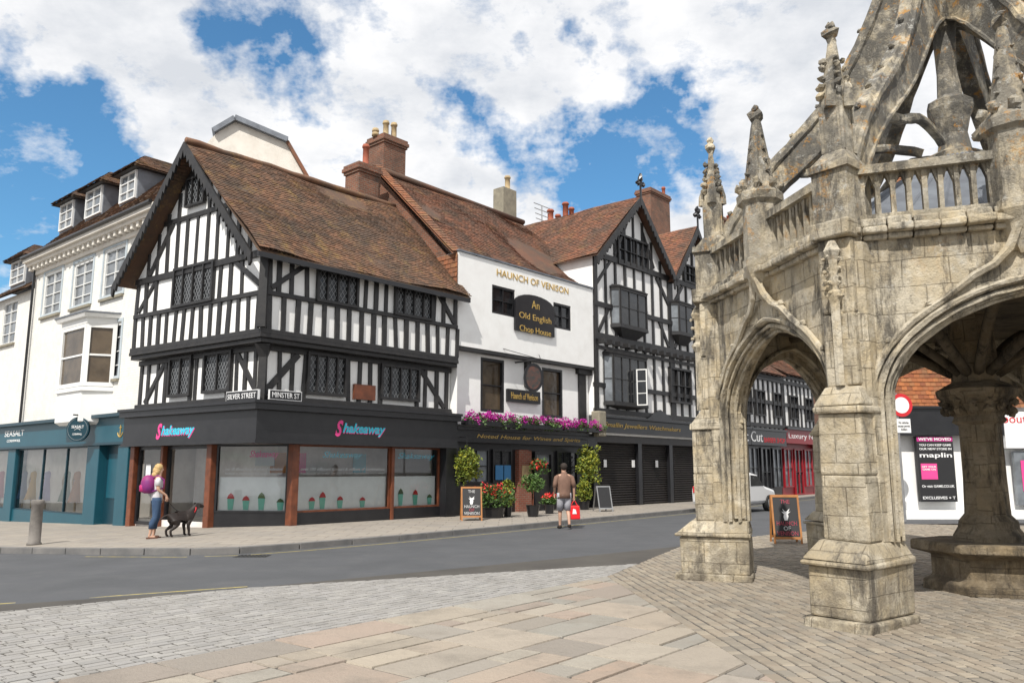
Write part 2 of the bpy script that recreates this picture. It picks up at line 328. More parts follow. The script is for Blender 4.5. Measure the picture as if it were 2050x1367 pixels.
def chimney(par,F,x0,x1,yt,yb,o,dep,mt,pots=(),potm=None,cap=True,name='chimney'):
    s0,s1,zb,zt=F.rect(x0,yt,x1,yb,o); m=MB(); m.box(F,s0,s1,o-dep,o,zb-1.5,zt-.35)
    if cap:
        for k,(e,a,b) in enumerate(((.05,-.35,-.25),(.1,-.25,-.12),(.06,-.12,0))): m.box(F,s0-e,s1+e,o-dep-e,o+e,zt+a,zt+b)
    else: m.box(F,s0+.003,s1-.003,o-dep+.003,o-.003,zt-.35,zt)
    c=m.build(name,mt,par)
    for px,py,w in pots:
        a,zp=F.sz(px,py,o-dep/2); h=max(.3,zp-zt); r=w/2
        MB().lathe(F.at(a,o-dep/2,zt),[(r*1.15,-.01),(r*1.1,.1),(r*.9,.12),(r*.85,h-.15),(r*1.1,h-.13),(r*1.1,h-.06),(r*.9,h-.05),(r*.9,h)],12).build('chimney_pot',potm or POTC,c,True)
    return c
def timber(mb,F,pts,w=.16,o=0):
    for a,b in pts: mb.bar2(F,(a[0]+R(-.03,.03),a[1]),(b[0]+R(-.03,.03),b[1]),w*R(.72,1.05),o-.04,o+.045+R(0,.02))
# ---------- frames
C0=V((-6.6,20.8,0)); dR=V((.6606,.7507,0)); FRt=Fr(C0,(.88,1)); FL=Fr(C0,(1.404,-1))
def cof(ol,orr):
    a=FL.P+FL.n*ol; b=FRt.P+FRt.n*orr; d1,d2=FL.d,FRt.d; k=d1.x*d2.y-d1.y*d2.x; w=b-a; t=(w.x*d2.y-w.y*d2.x)/k; return a+d1*t
# ================= GROUND
def sheet(name,pts,dz,mt,label,kind='structure',cat='ground'):
    bm=bmesh.new(); vs=[bm.verts.new((p[0],p[1],0)) for p in pts]; bm.faces.new(vs)
    bmesh.ops.triangulate(bm,faces=bm.faces)
    bmesh.ops.bisect_plane(bm,geom=bm.verts[:]+bm.edges[:]+bm.faces[:],plane_co=(-6,0,0),plane_no=(1,0,0))
    for v in bm.verts: v.co.z=g(v.co.x)+dz
    bmesh.ops.recalc_face_normals(bm,faces=bm.faces)
    me=bpy.data.meshes.new(name); bm.to_mesh(me); bm.free(); o=finish(me,name,mt,None,V((0,0,0))); return tagp(o,label,cat,kind=kind)
sheet('ground',[(-400,-60),(400,-60),(400,600),(-400,600)],-.03,GROUND,'flat dark ground reaching beyond the buildings')
near=[gg(-400,1245),gg(0,1212),gg(500,1177),gg(1100,1120),gg(1365,1093),gg(1560,1068),gg(1800,1049)]
P2=lambda p:(p.x,p.y)
sheet('road',[P2(p) for p in near]+[(45,28),(60,70),(-70,70),(-50,8)],0,ASPH,'grey asphalt road curving past the timber framed buildings',cat='road')
kerb=[gg(-500,1098),gg(-200,1104),gg(0,1107),gg(200,1110),gg(380,1111),gg(480,1108),gg(600,1099),gg(800,1082),gg(1000,1063),gg(1200,1043),gg(1365,1027),gg(1500,1012),gg(1640,996)]
kin=[]
for i,p in enumerate(kerb):
    t=(kerb[min(i+1,len(kerb)-1)]-kerb[max(0,i-1)]); t.z=0; t.normalize(); kin.append(p+V((-t.y,t.x,0))*.16)
sheet('pavement',[P2(p) for p in kin]+[(60,70),(-70,70),(-50,30)],.12,PAVE,'raised slab pavement in front of the shops',cat='pavement')
m=MB()
for i in range(len(kerb)-1):
    L=(kerb[i+1]-kerb[i]).length; n=max(1,int(L/.9))
    for j in range(n):
        a,b=kerb[i].lerp(kerb[i+1],(j+.01)/n),kerb[i].lerp(kerb[i+1],(j+.99)/n); c,d=kin[i].lerp(kin[i+1],(j+.99)/n),kin[i].lerp(kin[i+1],(j+.01)/n)
        m.hexa([V((p.x,p.y,g(p.x)-.02)) for p in (a,b,c,d)],[V((p.x,p.y,g(p.x)+.124)) for p in (a,b,c,d)])
tagp(m.build('kerb',KERB,bevel=.01),'grey stone kerb along the far pavement','kerb',kind='structure')
def ribbon(name,pts,off,w,mt,label,dz=.004):
    q=[]; 
    for i,p in enumerate(pts):
        t=(pts[min(i+1,len(pts)-1)]-pts[max(0,i-1)]); t.z=0; t.normalize(); nn=V((-t.y,t.x,0)); q.append((p+nn*off,p+nn*(off+w)))
    m=MB()
    for (a,b),(c,d) in zip(q,q[1:]): m.face([V((k.x,k.y,g(k.x)+dz)) for k in (a,c,d,b)])
    tagp(m.build(name,mt,recalc=False),label,'road marking',kind='structure')
ribbon('yellow_line',near[:3],.12,.08,YEL,'worn yellow line at the near road edge on the left')
ribbon('yellow_line',kerb[3:],-.38,.07,YEL,'thin faded yellow line along the far kerb')
dg_=gg(505,1113,.0); FD=Fr(dg_,(1,.02)); m=MB(); m.box(FD,-.3,.3,-.2,.2,dg_.z+.001,dg_.z+.006)
for i in range(8): m.box(FD,-.26+i*.07,-.22+i*.07,-.17,.17,dg_.z+.006,dg_.z+.014)
tagp(m.build('drain_grate',mat('cast_iron',(.04,.04,.04))),'dark iron drain grate in the road beside the far kerb','drain')
def clip(poly,reg):
    out=poly; n=len(reg)
    for i in range(n):
        a,b=reg[i],reg[(i+1)%n]; inp=out; out=[]; sd_=lambda p:(b[0]-a[0])*(p[1]-a[1])-(b[1]-a[1])*(p[0]-a[0])
        for j in range(len(inp)):
            p,q=inp[j],inp[(j+1)%len(inp)]; sp_,sq=sd_(p),sd_(q)
            if sp_>=0: out.append(p)
            if (sp_>=0)!=(sq>=0):
                t=sp_/(sp_-sq); out.append((p[0]+(q[0]-p[0])*t,p[1]+(q[1]-p[1])*t))
        if not out: return []
    return out
def area(p): return sum(p[i][0]*p[(i+1)%len(p)][1]-p[(i+1)%len(p)][0]*p[i][1] for i in range(len(p)))/2
def paving(name,reg,ax,rw,ln,gap,h,mt,label,z0=.0,inset=.01,tilt=.004,split=0):
    if area(reg)<0: reg=reg[::-1]
    a=V(ax).normalized(); b=V((-a.y,a.x)); us=[V(p).dot(a) for p in reg]; vs=[V(p).dot(b) for p in reg]; m=MB(); v=min(vs)
    while v<max(vs):
        w=R(*rw); u=min(us)-R(0,ln[1])
        while u<max(us):
            l=R(*ln); cells=[(u,v,l,w)]
            if split and R(0,1)<split:
                k=R(.35,.65)
                if R(0,1)<.5: cells=[(u,v,l,w*k),(u,v+w*k,l,w*(1-k))]
                else:
                    k2=R(.35,.65); cells=[(u,v,l*k2,w*k),(u+l*k2,v,l*(1-k2),w*k),(u,v+w*k,l,w*(1-k))]
            u+=l
            for cu_,cv,cl_,cw in cells:
                q=[(cu_+gap/2,cv+gap/2),(cu_+cl_-gap/2,cv+gap/2),(cu_+cl_-gap/2,cv+cw-gap/2),(cu_+gap/2,cv+cw-gap/2)]
                q=[(x+R(-.4,.4)*gap,y+R(-.4,.4)*gap) for x,y in q]
                P=[(a.x*x+b.x*y,a.y*x+b.y*y) for x,y in q]; P=clip(P,reg)
                if len(P)<3 or area(P)<.002: continue
                cx=sum(p[0] for p in P)/len(P); cy=sum(p[1] for p in P)/len(P); tz=R(-tilt,tilt); n=len(P); tp=[]
                for x,y in P:
                    d=V((cx-x,cy-y)); L=max(d.length,1e-5); k=min(inset/L*1.4,.4); tp.append(V((x+d.x*k,y+d.y*k,g(x)+z0+h+tz)))
                bt=[V((x,y,g(x)+z0-.005)) for x,y in P]; r=R(0,1)
                m.add(bt+tp,[[i+n for i in range(n)]]+[[i,(i+1)%n,(i+1)%n+n,i+n] for i in range(n)],r)
        v+=w
    tagp(m.build(name,mt,recalc=False),label,'paving',kind='structure')
pA=gp(1215,1155); pB=gp(-300,1445); pC=gp(1500,1335); pD=gp(1365,1093); dd=(pC-pA).normalized(); q1=pA+(pB-pA).normalized()*11
ax1=(pB-pA); ax1=(ax1.x,ax1.y)
yb=min(q1.y-.3,3.5); pend=(pA.x+dd.x*(pA.y-yb)/(-dd.y),yb)
sheet('mortar_bed',[(-14,-3),(30,-3),(30,24.5),(14,24)]+[P2(p) for p in near[::-1]][1:],.004,GROUND,'dark joints beneath the square paving',cat='paving')
paving('flagstone_paving',[(pA.x,pA.y),(q1.x,q1.y),(q1.x,yb),pend],ax1,(.5,.85),(.5,1.3),.022,.016,FLAG,'large worn buff and grey flagstones in the foreground',.002,.008,.004,.42)
paving('sett_paving',[P2(near[0]),P2(near[2]),P2(pD),(pA.x,pA.y),(q1.x,q1.y)],ax1,(.10,.12),(.14,.24),.011,.010,SETG,'grey granite setts between road and flagstones',.0,.005,.003)
e=near[5]; pp=near[6]
paving('cobble_paving',[(pA.x,pA.y),P2(pD),P2(e),P2(pp),(15,pp.y-1),(15,yb),pend],(dd.x,dd.y),(.11,.14),(.13,.23),.014,.012,SETB,'brown stone setts around the stone market cross',.0,.009,.004)
# ================= B1
def b1band(m,o0,o1,z0,z1,sl=-6.3,sr=7.2):
    a,b=cof(o1,o1),cof(o0,o0)
    m.prism([P2(p) for p in [FL.at(sl,o1,0),a,b,FL.at(sl,o0,0)]],z0,z1)
    m.prism([P2(p) for p in [a,FRt.at(sr,o1,0),FRt.at(sr,o0,0),b]],z0,z1)
B1=empty('timber_framed_building',FL.at(-3,-3,0),'black and white timber framed corner building with a big tiled gable and dark shopfront','building')
def foot(o): 
    a=cof(o,o); l=FL.at(-6.3,o,0); r=FRt.at(7.2,o,0); return [P2(l),P2(a),P2(r),P2(l+dR*7.2)]
MB().prism(foot(0),5.2,7.45).build('upper_storey_wall',WHITE,B1)
MB().prism(foot(-.3),3.3,5.0).build('first_floor_wall',WHITE,B1)
GA=(-3.3,10.95); zg=lambda s:GA[1]-abs(s-GA[0])*(GA[1]-7.4)/3.2
m=MB(); m.hexa([FL.at(-6.3,0,7.45),FL.at(0,0,7.45),FL.at(GA[0],0,GA[1])],[FL.at(a,0,z)+dR*7.1 for a,z in ((-6.3,7.45),(0,7.45),GA)]); m.build('gable_wall',WHITE,B1)
m=MB()
for a,b,c,d in ((-.04,.12,5.04,5.14),(-.04,.1,5.14,5.28),(-.2,.05,4.92,5.04),(-.04,.075,6.2,6.33),(-.04,.085,7.26,7.45),(-.34,-.22,4.76,4.92),(-.34,-.18,3.4,3.56)): b1band(m,a,b,c,d)
m.build('storey_beams',BLACK,B1,bevel=.012)
m=MB()
s=-6.2
while s<0:
    timber(m,FL,[((s,5.25),(s,6.22))],.155); s+=.43
for s in (-6.2,-5.7,-5.15,-1.95,-1.45,-.95,-.12): timber(m,FL,[((s,6.3),(s,7.3))],.155)
timber(m,FL,[((-6.1,6.4),(-5.2,7.3)),((-.2,6.5),(-1.3,7.3))],.17)
s=-5.7
while s<-.4:
    zz=zg(s)-.1
    if not -3.8<s<-2.8: timber(m,FL,[((s,7.4),(s,zz))],.14)
    else: timber(m,FL,[((s,7.4),(s,9.0))],.13)
    s+=.5
timber(m,FL,[((-5.0,9.02),(-1.6,9.02))],.2); timber(m,FL,[((-5.6,7.5),(-4.5,8.95)),((-.9,7.5),(-2.0,8.95))],.15)
m.poly(FL,[(-4.2,9.95),(-2.4,9.95),(-3.3,10.9)],-.02,.05)
for s in (-6.2,-5.75,-5.3,-4.85,-3.55,-3.3,-1.75,-1.4,-1.0,-.55): timber(m,FL,[((s,3.5),(s,4.8))],.15,-.3)
timber(m,FL,[((-5.9,3.6),(-4.95,4.75)),((-.45,3.6),(-1.35,4.75))],.18,-.3)
s=.15
while s<7.2:
    timber(m,FRt,[((s,5.25),(s,6.22))],.165); s+=.44
for s in (.12,.45,.8,1.3,3.35,3.75,4.15,4.6,6.15,6.55,7.1): timber(m,FRt,[((s,6.3),(s,7.3))],.15)
timber(m,FRt,[((.2,6.4),(1.25,7.25)),((7.05,6.4),(6.3,7.3))],.18)
for s in (.3,.75,1.15,1.55,3.05,3.45,3.85,4.25,5.75,6.1,6.6,7.05): timber(m,FRt,[((s,3.5),(s,4.8))],.15,-.3)
timber(m,FRt,[((.3,3.6),(1.3,4.75)),((6.95,3.6),(5.9,4.75))],.18,-.3)
m.build('timber_frame',BLACK,B1,bevel=.008)
a=cof(.08,.08); b=cof(-.22,-.22)
MB().lathe((a.x,a.y,0),[(.15,5.3),(.15,7.4)],4,.9).build('corner_post',BLACK,B1); MB().lathe((b.x,b.y,0),[(.14,3.4),(.14,4.55),(.28,4.9)],4,.9).build('corner_post',BLACK,B1)
for F,px,cl,o in ((FL,(350,530,430,610),4,.03),(FRt,(632,540,716,611),4,.03),(FRt,(788,573,864,637),4,.03),(FL,(341,714,386,794),2,-.27),(FL,(410,704,466,786),2,-.27),(FRt,(612,708,692,792),4,-.27),(FRt,(760,732,838,802),4,-.27)):
    win(F,F.rect(*px,o),B1,BLACK,cl,1,o,.1,.08,lat=.13,bw=.055)
win(FL,FL.rect(378,355,415,412,.02),B1,BLACK,3,1,.05,.1,.06,lat=.12)
rs=FL.at(-3.35,.5,11.15); L8=dR*8.0; E0=cof(.5,.38); E0.z=7.3; E1=FRt.at(7.5,.38,7.3); W0=FL.at(-6.75,.5,7.3)
rf=roofpart('roof',TILE,B1,[(E0,E1,rs+L8,rs),(W0+L8,W0,rs,rs+L8)],.105,.15,.14)
m=MB(); m.tube([rs+V((0,0,.03))+L8*(i/20)+V((0,0,.05*pn(V((i*.5,0,0))))) for i in range(21)],.1,8); m.build('ridge_tiles',TILE,rf,True)
m=MB(); m.bar2(Fr(E0,(.88,1)),(0,7.16),(7.9,7.16),.14,-.05,.03); m.build('gutter',BLKP,rf)
m=MB()
for (xa,za),(xb,zb) in (((-3.35,11.12),(-6.8,7.22)),((-3.35,11.12),(.12,7.22))):
    n=22
    for i in range(n):
        a=(xa+(xb-xa)*i/n,za+(zb-za)*i/n); b=(xa+(xb-xa)*(i+1)/n,za+(zb-za)*(i+1)/n); mid=((a[0]+b[0])/2,(a[1]+b[1])/2)
        m.poly(FL,[a,b,(b[0],b[1]-.26),(mid[0],mid[1]-.44),(a[0],a[1]-.26)],.5,.57)
m.build('bargeboard',BLACK,B1)
m=MB(); b1band(m,-.5,.1,2.36,3.14); m.build('fascia',BLKP,B1)
m=MB(); b1band(m,-.4,.34,3.3,3.38); b1band(m,-.4,.27,3.14,3.3); b1band(m,-.5,.16,2.28,2.37); m.build('cornice',BLKP,B1)
MB().prism(foot(-.45),2.39,3.3).build('shop_ceiling',INTW,B1)
sL,sRt=-2.25,1.3; pl=FL.at(sL,-.3,0); pr=FRt.at(sRt,-.3,0); FC=Fr(pl,(pr-pl)[:2]); LC=(pr-pl).length
s_,_=FRt.sz(784,960,-.25); s2,_=FL.sz(325,960,-.3)
for F,a,b,o,z in ((FL,sL-.12,sL+.12,-.14,-.3),(FRt,sRt-.1,sRt+.12,-.14,0),(FRt,s_-.06,s_+.06,-.18,0),(FL,s2-.06,s2+.06,-.22,-.3),(FL,-6.28,-6.05,-.15,-.3)): MB().box(F,a,b,-.4,o,z,2.29).build('shop_pillar',WOOD,B1,bevel=.02)
MB().box(FRt,6.75,7.2,-.6,.05,-.05,2.29).build('end_pillar',BLKP,B1); MB().box(FC,.12,LC-.1,-.1,.03,-.1,.45).build('stall_riser',BLKP,B1); MB().box(FRt,sRt+.12,6.75,-.4,-.22,-.05,.45).build('stall_riser',BLKP,B1)
shopwin(FC,.12,LC-.1,.45,2.28,0,B1,BLKP); shopwin(FRt,sRt+.12,s_-.06,.45,2.28,-.3,B1,WOOD); shopwin(FRt,s_+.06,6.75,.45,2.28,-.3,B1,WOOD)
m=MB(); a=FL.at(-6.3,-2.4,0); b=cof(-2.4,-2.4); c=FRt.at(7.2,-2.4,0)
for p,q in ((a,b),(b,c)): m.face([V((p.x,p.y,0)),V((q.x,q.y,0)),V((q.x,q.y,2.4)),V((p.x,p.y,2.4))])
m.build('interior_wall',INTW,B1,recalc=False)
MB().prism([P2(FL.at(-6.3,-.35,0)),P2(pl),P2(pr),P2(FRt.at(7.2,-.35,0)),P2(c),P2(b),P2(a)],-.1,.16).build('shop_floor',INTW,B1)
for F,a,b,o in ((FC,.2,LC-.2,-.06),(FRt,sRt+.2,s_-.14,-.36),(FRt,s_+.14,6.65,-.36)):
    MB().box(F,a,b,o-.01,o,.5,1.4).build('frosted_film',FROST,B1)
for F,a,b,o in ((FC,.35,LC-.3,-.045),(FRt,sRt+.3,s_-.2,-.345)):
    text(F,'over 180 different flavours & millions of combinations',a,b,1.62,o,WSIGN,B1,.085,.2); text(F,'handmade to order for you in fresh ingredients every time!',a,b,1.49,o,WSIGN,B1,.075,.2)
for F,a,b in ((FC,LC*.45,LC*.82),(FRt,2.3,3.7),(FRt,s_+.3,6.6)):
    text(F,'Shakeaway',a,b,2.0,(-.04 if F is FC else -.34),CYAN if F is not FC else PINK,B1,.24,.35,bold=.015)
MB().box(FC,1.2,1.75,-.12,-.08,1.7,2.1).build('menu_poster',GREYS,B1)
for a,mt in ((1.9,MENUC),(2.6,PINK),(4.9,CYAN)): MB().box(FRt,a,a+.5,-2.35,-2.3,1.5,2.1).build('wall_menu',mt,B1)
for F,a,h in ((FC,.55,.4),(FC,1.0,.34),(FC,1.45,.42),(FC,2.0,.28),(FRt,2.0,.3),(FRt,2.35,.42),(FRt,2.95,.3),(FRt,3.75,.26),(FRt,s_+.45,.46),(FRt,s_+1.05,.42),(FRt,s_+1.65,.28)):
    o=-.05 if F is FC else -.35; k=MB().poly(F,[(a-.07,.52),(a+.07,.52),(a+.1,.52+h*.75),(a-.1,.52+h*.75)],o,o+.008).build('drink_decal',MINT,B1)
    mm=MB(); mm.poly(F,[(a-.11,.52+h*.74),(a+.11,.52+h*.74),(a+.07,.52+h*.98),(a,.52+h*1.12),(a-.07,.52+h*.98)],o+.009,o+.012)
    mm.build('fruit_topping',RED if R(0,1)>.4 else LEAF,k)
MB().box(FC,.1,LC,-1.8,-1.3,.1,1.1).build('shop_counter',WSIGN,B1)
shopwin(FL,-6.0,s2-.06,.0,2.28,-.32,B1,BLKP,fw=.09)
d=shopwin(FL,s2+.06,sL-.12,.0,2.28,-.42,B1,BLKP,fw=.09); d.name='glass_door'
MB().box(FL,-5.6,-5.35,-.31,-.3,1.2,1.75).build('window_notice',WSIGN,B1); MB().box(FL,-5.2,-4.95,-.31,-.3,1.1,1.6).build('window_notice',MAG,B1)
for F,r in ((FL,FL.rect(312,850,388,874,.12)),(FRt,FRt.rect(672,846,772,872,.12))):
    a,b=r[0],r[1]; k=(b-a)*.15; zc=(r[2]+r[3])/2
    text(F,'S',a,a+k,zc,.1,PINK,B1,.46,.35,bold=.035); text(F,'hakeaway',a+k*.93+.02,b+.02,zc-.045,.1,PINK,B1,.36,.3,bold=.03,depth=.004); text(F,'hakeaway',a+k*.93,b,zc-.02,.106,CYAN,B1,.36,.3,bold=.03)
for F,px,t in ((FL,(450,783,514,803),'SILVER STREET'),(FRt,(541,783,606,801),'MINSTER ST')):
    r=F.rect(*px,.1); k=MB().box(F,r[0],r[1],.0,.06,r[2],r[3]+.02).build('street_name_sign',WSIGN,B1); MB().box(F,r[0]+.018,r[1]-.018,.06,.064,r[2]+.018,r[3]+.002).build('sign_face',BLKP,k); text(F,t,r[0]+.08,r[1]-.08,(r[2]+r[3])/2+.01,.064,WSIGN,k,.14)
r=FRt.rect(710,770,752,800,-.2); MB().box(FRt,r[0],r[1],-.3,-.2,r[2],r[3]).build('brown_plaque',WOOD,B1)
# ================= B2 white pub
B2=empty('white_pub_building',FRt.at(11,-3,0),'white rendered public house with flat parapet, gold lettering and long red tiled roof behind','building')
s0,s1=7.25,15.0
zU=5.68
h2=[FRt.rect(985,575,1031,631),FRt.rect(1108,609,1143,659)]; wall(FRt,s0,s1,zU,8.9,h2,'parapet_wall',WHITE,B2)
for r in h2: win(FRt,r,B2,BLKP,2,2,-.12,.1,.08)
h1=[FRt.rect(962,718,1009,825,-.3),FRt.rect(1085,738,1126,836,-.3)]
wall(FRt,s0+.05,s1,3.1,zU,h1,'first_floor_wall',WHITE,B2,o=-.3)
for r in h1: win(FRt,r,B2,BLKP,1,2,-.42,.12,.1,pane=GB)
m=MB(); m.box(FRt,s0,s0+.02,-4.4,-.01,3,8.88); m.box(FRt,s0+.02,s1,-4.6,-4.5,0,8.8); m.box(FRt,s0+.02,s1,-.35,-.17,8.3,8.9); m.build('side_wall',WHITE,B2)
m=MB(); m.box(FRt,s0-.03,s1,-.38,.05,8.91,8.97); m.build('parapet_coping',LEAD,B2)
m=MB(); m.box(FRt,s0,s1,-.33,-.01,zU-.12,zU-.002); m.box(FRt,14.15,15.3,-.3,-.12,zU-.32,zU-.12); m.build('jetty_beam',BLACK,B2)
MB().box(FRt,11.0,11.25,-.3,-.15,4.6,zU-.12).build('wall_post',BLACK,B2); MB().box(FRt,14.3,14.75,-.3,-.22,3.1,zU-.32).build('wall_post',BLACK,B2)
r=FRt.rect(995,548,1138,580,.02); text(FRt,'HAUNCH OF VENISON',r[0],r[1],(r[2]+r[3])/2,.003,GOLD,B2,.25,depth=.015)
r=FRt.rect(1030,592,1108,668,.05); a,b=r[0],r[1]; cx=(a+b)/2; zt=r[3]; zz=r[2]
pts=[(a,zz),(b,zz),(b,zt-.35)]+[(cx+(b-cx)*math.cos(t*math.pi/10)*.98,zt-.35+.35*math.sin(t*math.pi/10)) for t in range(1,10)]+[(a,zt-.35)]
k=MB().poly(FRt,pts,.02,.1).build('sign_board',BLKP,B2)
for t,z,w in (('An',zt-.36,.2),('Old English',zt-.88,.82),('Chop House',zt-1.36,.8)): text(FRt,t,cx-(b-a)/2*w,cx+(b-a)/2*w,z,.1,GOLD,k,.3)
r=FRt.rect(1019,781,1083,806,-.15); k=MB().box(FRt,r[0],r[1],-.3,-.18,r[2],r[3]).build('name_board',BLKP,B2); text(FRt,'Haunch of Venison',r[0]+.15,r[1]-.15,(r[2]+r[3])/2,-.18,GOLD,k,.24)
sc,zc=FRt.sz(1057,757,.3); FX=Fr(FRt.at(sc,.55,0),(1,.2))
k=MB().poly(FX,[(.36*math.cos(t*math.pi/8),zc+.52*math.sin(t*math.pi/8)) for t in range(16)],-.03,.03).build('hanging_sign',BLKP,B2)
MB().poly(FX,[(.27*math.cos(t*math.pi/8),zc+.42*math.sin(t*math.pi/8)) for t in range(16)],.03,.036).build('painted_panel',mat('painted_sign_panel',(.1,.04,.03),(.02,.03,.03),6),k); MB().tube([FRt.at(sc,-.3,zc+.62),FRt.at(sc,.9,zc+.62)],.03).build('bracket',BLKP,k)
for q in (-1.3,1.3): MB().tube([FRt.at(sc,.9,zc+.62),FRt.at(sc+q,-.28,zc+1.1)],.012).build('stay_wire',BLKP,k)
m=MB(); m.box(FRt,s0-.05,s1,-.5,.0,2.5,2.9); m.box(FRt,s0-.05,s1,-.5,.12,2.9,3.0); m.build('fascia',BLKP,B2)
text(FRt,'Noted House for Wines and Spirits',8.2,14.0,2.7,.0,GOLD,B2,.17,.3,depth=.012)
CB=brick('pub_red_brick',(.25,.07,.04),(.18,.05,.03),(.2,.16,.12),.22,.075,.01)
m=MB(); m.box(FRt,s0,s1,-.9,-.35,0,2.5); m.build('ground_floor_wall',BLKP,B2)
m=MB(); m.box(FRt,10.55,11.25,-.36,-.16,0,2.3); m.build('brick_pier',CB,B2)
for a,b,z0,z1,c in ((7.9,9.1,1.15,2.3,2),(9.3,10.3,1.15,2.3,2),(12.9,14.2,1.0,2.3,3)): win(FRt,(a,b,z0,z1),B2,BLKP,c,2,-.34,.08,.06,pane=GP if a<9 else GD)
for a,b in ((9.4,9.8),(9.85,10.2)): MB().box(FRt,a,b,-.25,-.235,1.25,1.75).build('poster',BPOST,B2)
m=MB(); frame_box(m,FRt,11.5,12.55,.12,2.25,.1,-.36,-.2); dr=m.build('pub_door',BLKP,B2); MB().box(FRt,11.6,12.45,-.36,-.3,.15,1.75).build('door_panel',SHUT,dr)
MB().box(FRt,11.6,12.45,-.36,-.31,1.8,2.15).build('door_glass',GP,dr)
MB().box(FRt,10.7,11.1,-.16,-.12,1.2,1.75).build('menu_board',POTC,B2)
e0=FRt.at(s0,-.3,8.75); e1_=FRt.at(s1+.9,-.3,8.75); r0=FRt.at(s0-.2,-4.5,12.95); r1=FRt.at(s1+.9,-4.5,12.85)
rf=roofpart('roof',TILER,B2,[(e0,e1_,r1,r0)],.12,.17,.2)
MB().hexa([FRt.at(s0,-.3,8.6),FRt.at(s0,-8.7,8.6),FRt.at(s0,-4.5,12.85)],[FRt.at(s0+.3,-.3,8.6),FRt.at(s0+.3,-8.7,8.6),FRt.at(s0+.3,-4.5,12.85)]).build('gable_end',CBRICK,B2)
MB().tube([r0+V((0,0,.05)),r1+V((0,0,.05))],.12,8).build('ridge_tiles',TILER,rf,True)
TILEV=tilem('verge_clay_tile',[(.26,.10,.05),(.38,.14,.06),(.2,.085,.045),(.33,.15,.07)],.6)
roofpart('verge_tiles',TILEV,B2,[(FRt.at(s0-.25,-.05,8.85),FRt.at(s0+.15,-.05,8.95),FRt.at(s0+.15,-4.5,13.2),FRt.at(s0-.25,-4.5,13.1))],.16,.2,.02)
roofpart('tile_hung_side',TILEV,B2,[(FRt.at(s0-.04,-2.2,7.2),FRt.at(s0-.04,-.0,7.2),FRt.at(s0-.04,-.0,8.85),FRt.at(s0-.04,-2.2,8.85))],.16,.2,0)
chimney(B2,FRt,718,758,330,412,-3.6,.8,CBRICK,[(733,290,.26)],POTR)
chimney(B2,FRt,768,812,275,352,-4.9,.95,CBRICK,[(752,258,.26),(773,243,.26),(789,247,.26)])
chimney(B2,FRt,1008,1034,378,440,-7,.7,GSTONE,[(1016,353,.3)],cap=False)
# ================= B3 twin gabled
B3=empty('twin_gabled_building',FRt.at(20,-3,0),'tall black and white building with two pointed gables and closed roller shutters','building')
a0,a1,a2=15.05,21.2,25.6
MB().box(FRt,a0,a2,-8,-.02,3,10.5).build('upper_wall',WHITE,B3); MB().box(FRt,a0,a2,-8,-.4,0,3.05).build('ground_floor_wall',BLKP,B3)
gb=[(a0,a1,18.2,13.5),(a1,a2,23.4,13.3)]
for x0,x1,xc,zt in gb:
    MB().poly(FRt,[(x0,10.5),(x1,10.5),(xc,zt-.1)],-7,-.02).build('gable_wall',WHITE,B3)
    ap=FRt.at(xc,.4,zt+.15); bk=FRt.n*-7.5
    roofpart('roof',TILER,B3,[(FRt.at(x0-.25,.4,10.3)+bk,FRt.at(x0-.25,.4,10.3),ap,ap+bk),(FRt.at(x1+.1,.4,10.3),FRt.at(x1+.1,.4,10.3)+bk,ap+bk,ap)],.15,.19,.08)
    m=MB()
    for xb in (x0-.3,x1+.15):
        n=16
        for i in range(n):
            f=lambda t:(xc+(xb-xc)*t,zt+.12+(10.2-zt-.12)*t); p,q=f(i/n),f((i+1)/n); md=((p[0]+q[0])/2,(p[1]+q[1])/2); m.poly(FRt,[p,q,(q[0],q[1]-.3),(md[0],md[1]-.46),(p[0],p[1]-.3)],.4,.46)
    m.build('bargeboard',BLACK,B3)
    fm=MB(); fm.tube([FRt.at(xc,.43,zt-.3),FRt.at(xc,.43,zt+.8)],.05,6); fm.blob(FRt.at(xc,.43,zt+.95),.14,1.6)
    for sg in (-1,1): fm.blob(FRt.at(xc+sg*.2,.43,zt+.7),.12)
    fm.build('finial',BLKP,B3)
m=MB()
for z,w in ((10.45,.24),(8.35,.2),(7.0,.28),(6.55,.14),(5.0,.18),(3.95,.2)): m.box(FRt,a0,a2,-.1,.06+w*.1,z-w/2,z+w/2)
for x0,x1,xc,zt in gb:
    n=int((x1-x0)/.72); zf=lambda s:10.4+(zt-10.4)*(1-abs(s-xc)/((x1-x0)/2))
    for i in range(n+1):
        s=x0+.1+(x1-x0-.2)*i/n; w=.24 if i in (0,n) else .14; timber(m,FRt,[((s,3.9),(s,max(10.4,zf(s)-.2)))],w)
    timber(m,FRt,[((x0+.2,9.2),(x0+1.2,10.3)),((x1-.2,9.2),(x1-1.2,10.3)),((x0+.3,7.2),(x0+1.1,8.3)),((x1-.3,7.2),(x1-1.1,8.3)),((xc-1.6,10.7),(xc-.7,12.2)),((xc+1.6,10.7),(xc+.7,12.2))],.16)
m.build('timber_frame',BLACK,B3)
for i in range(18): MB().box(FRt,a0+.15+i*.58,a0+.33+i*.58,.0,.4,6.68,6.86).build('jetty_bracket',BLACK,B3)
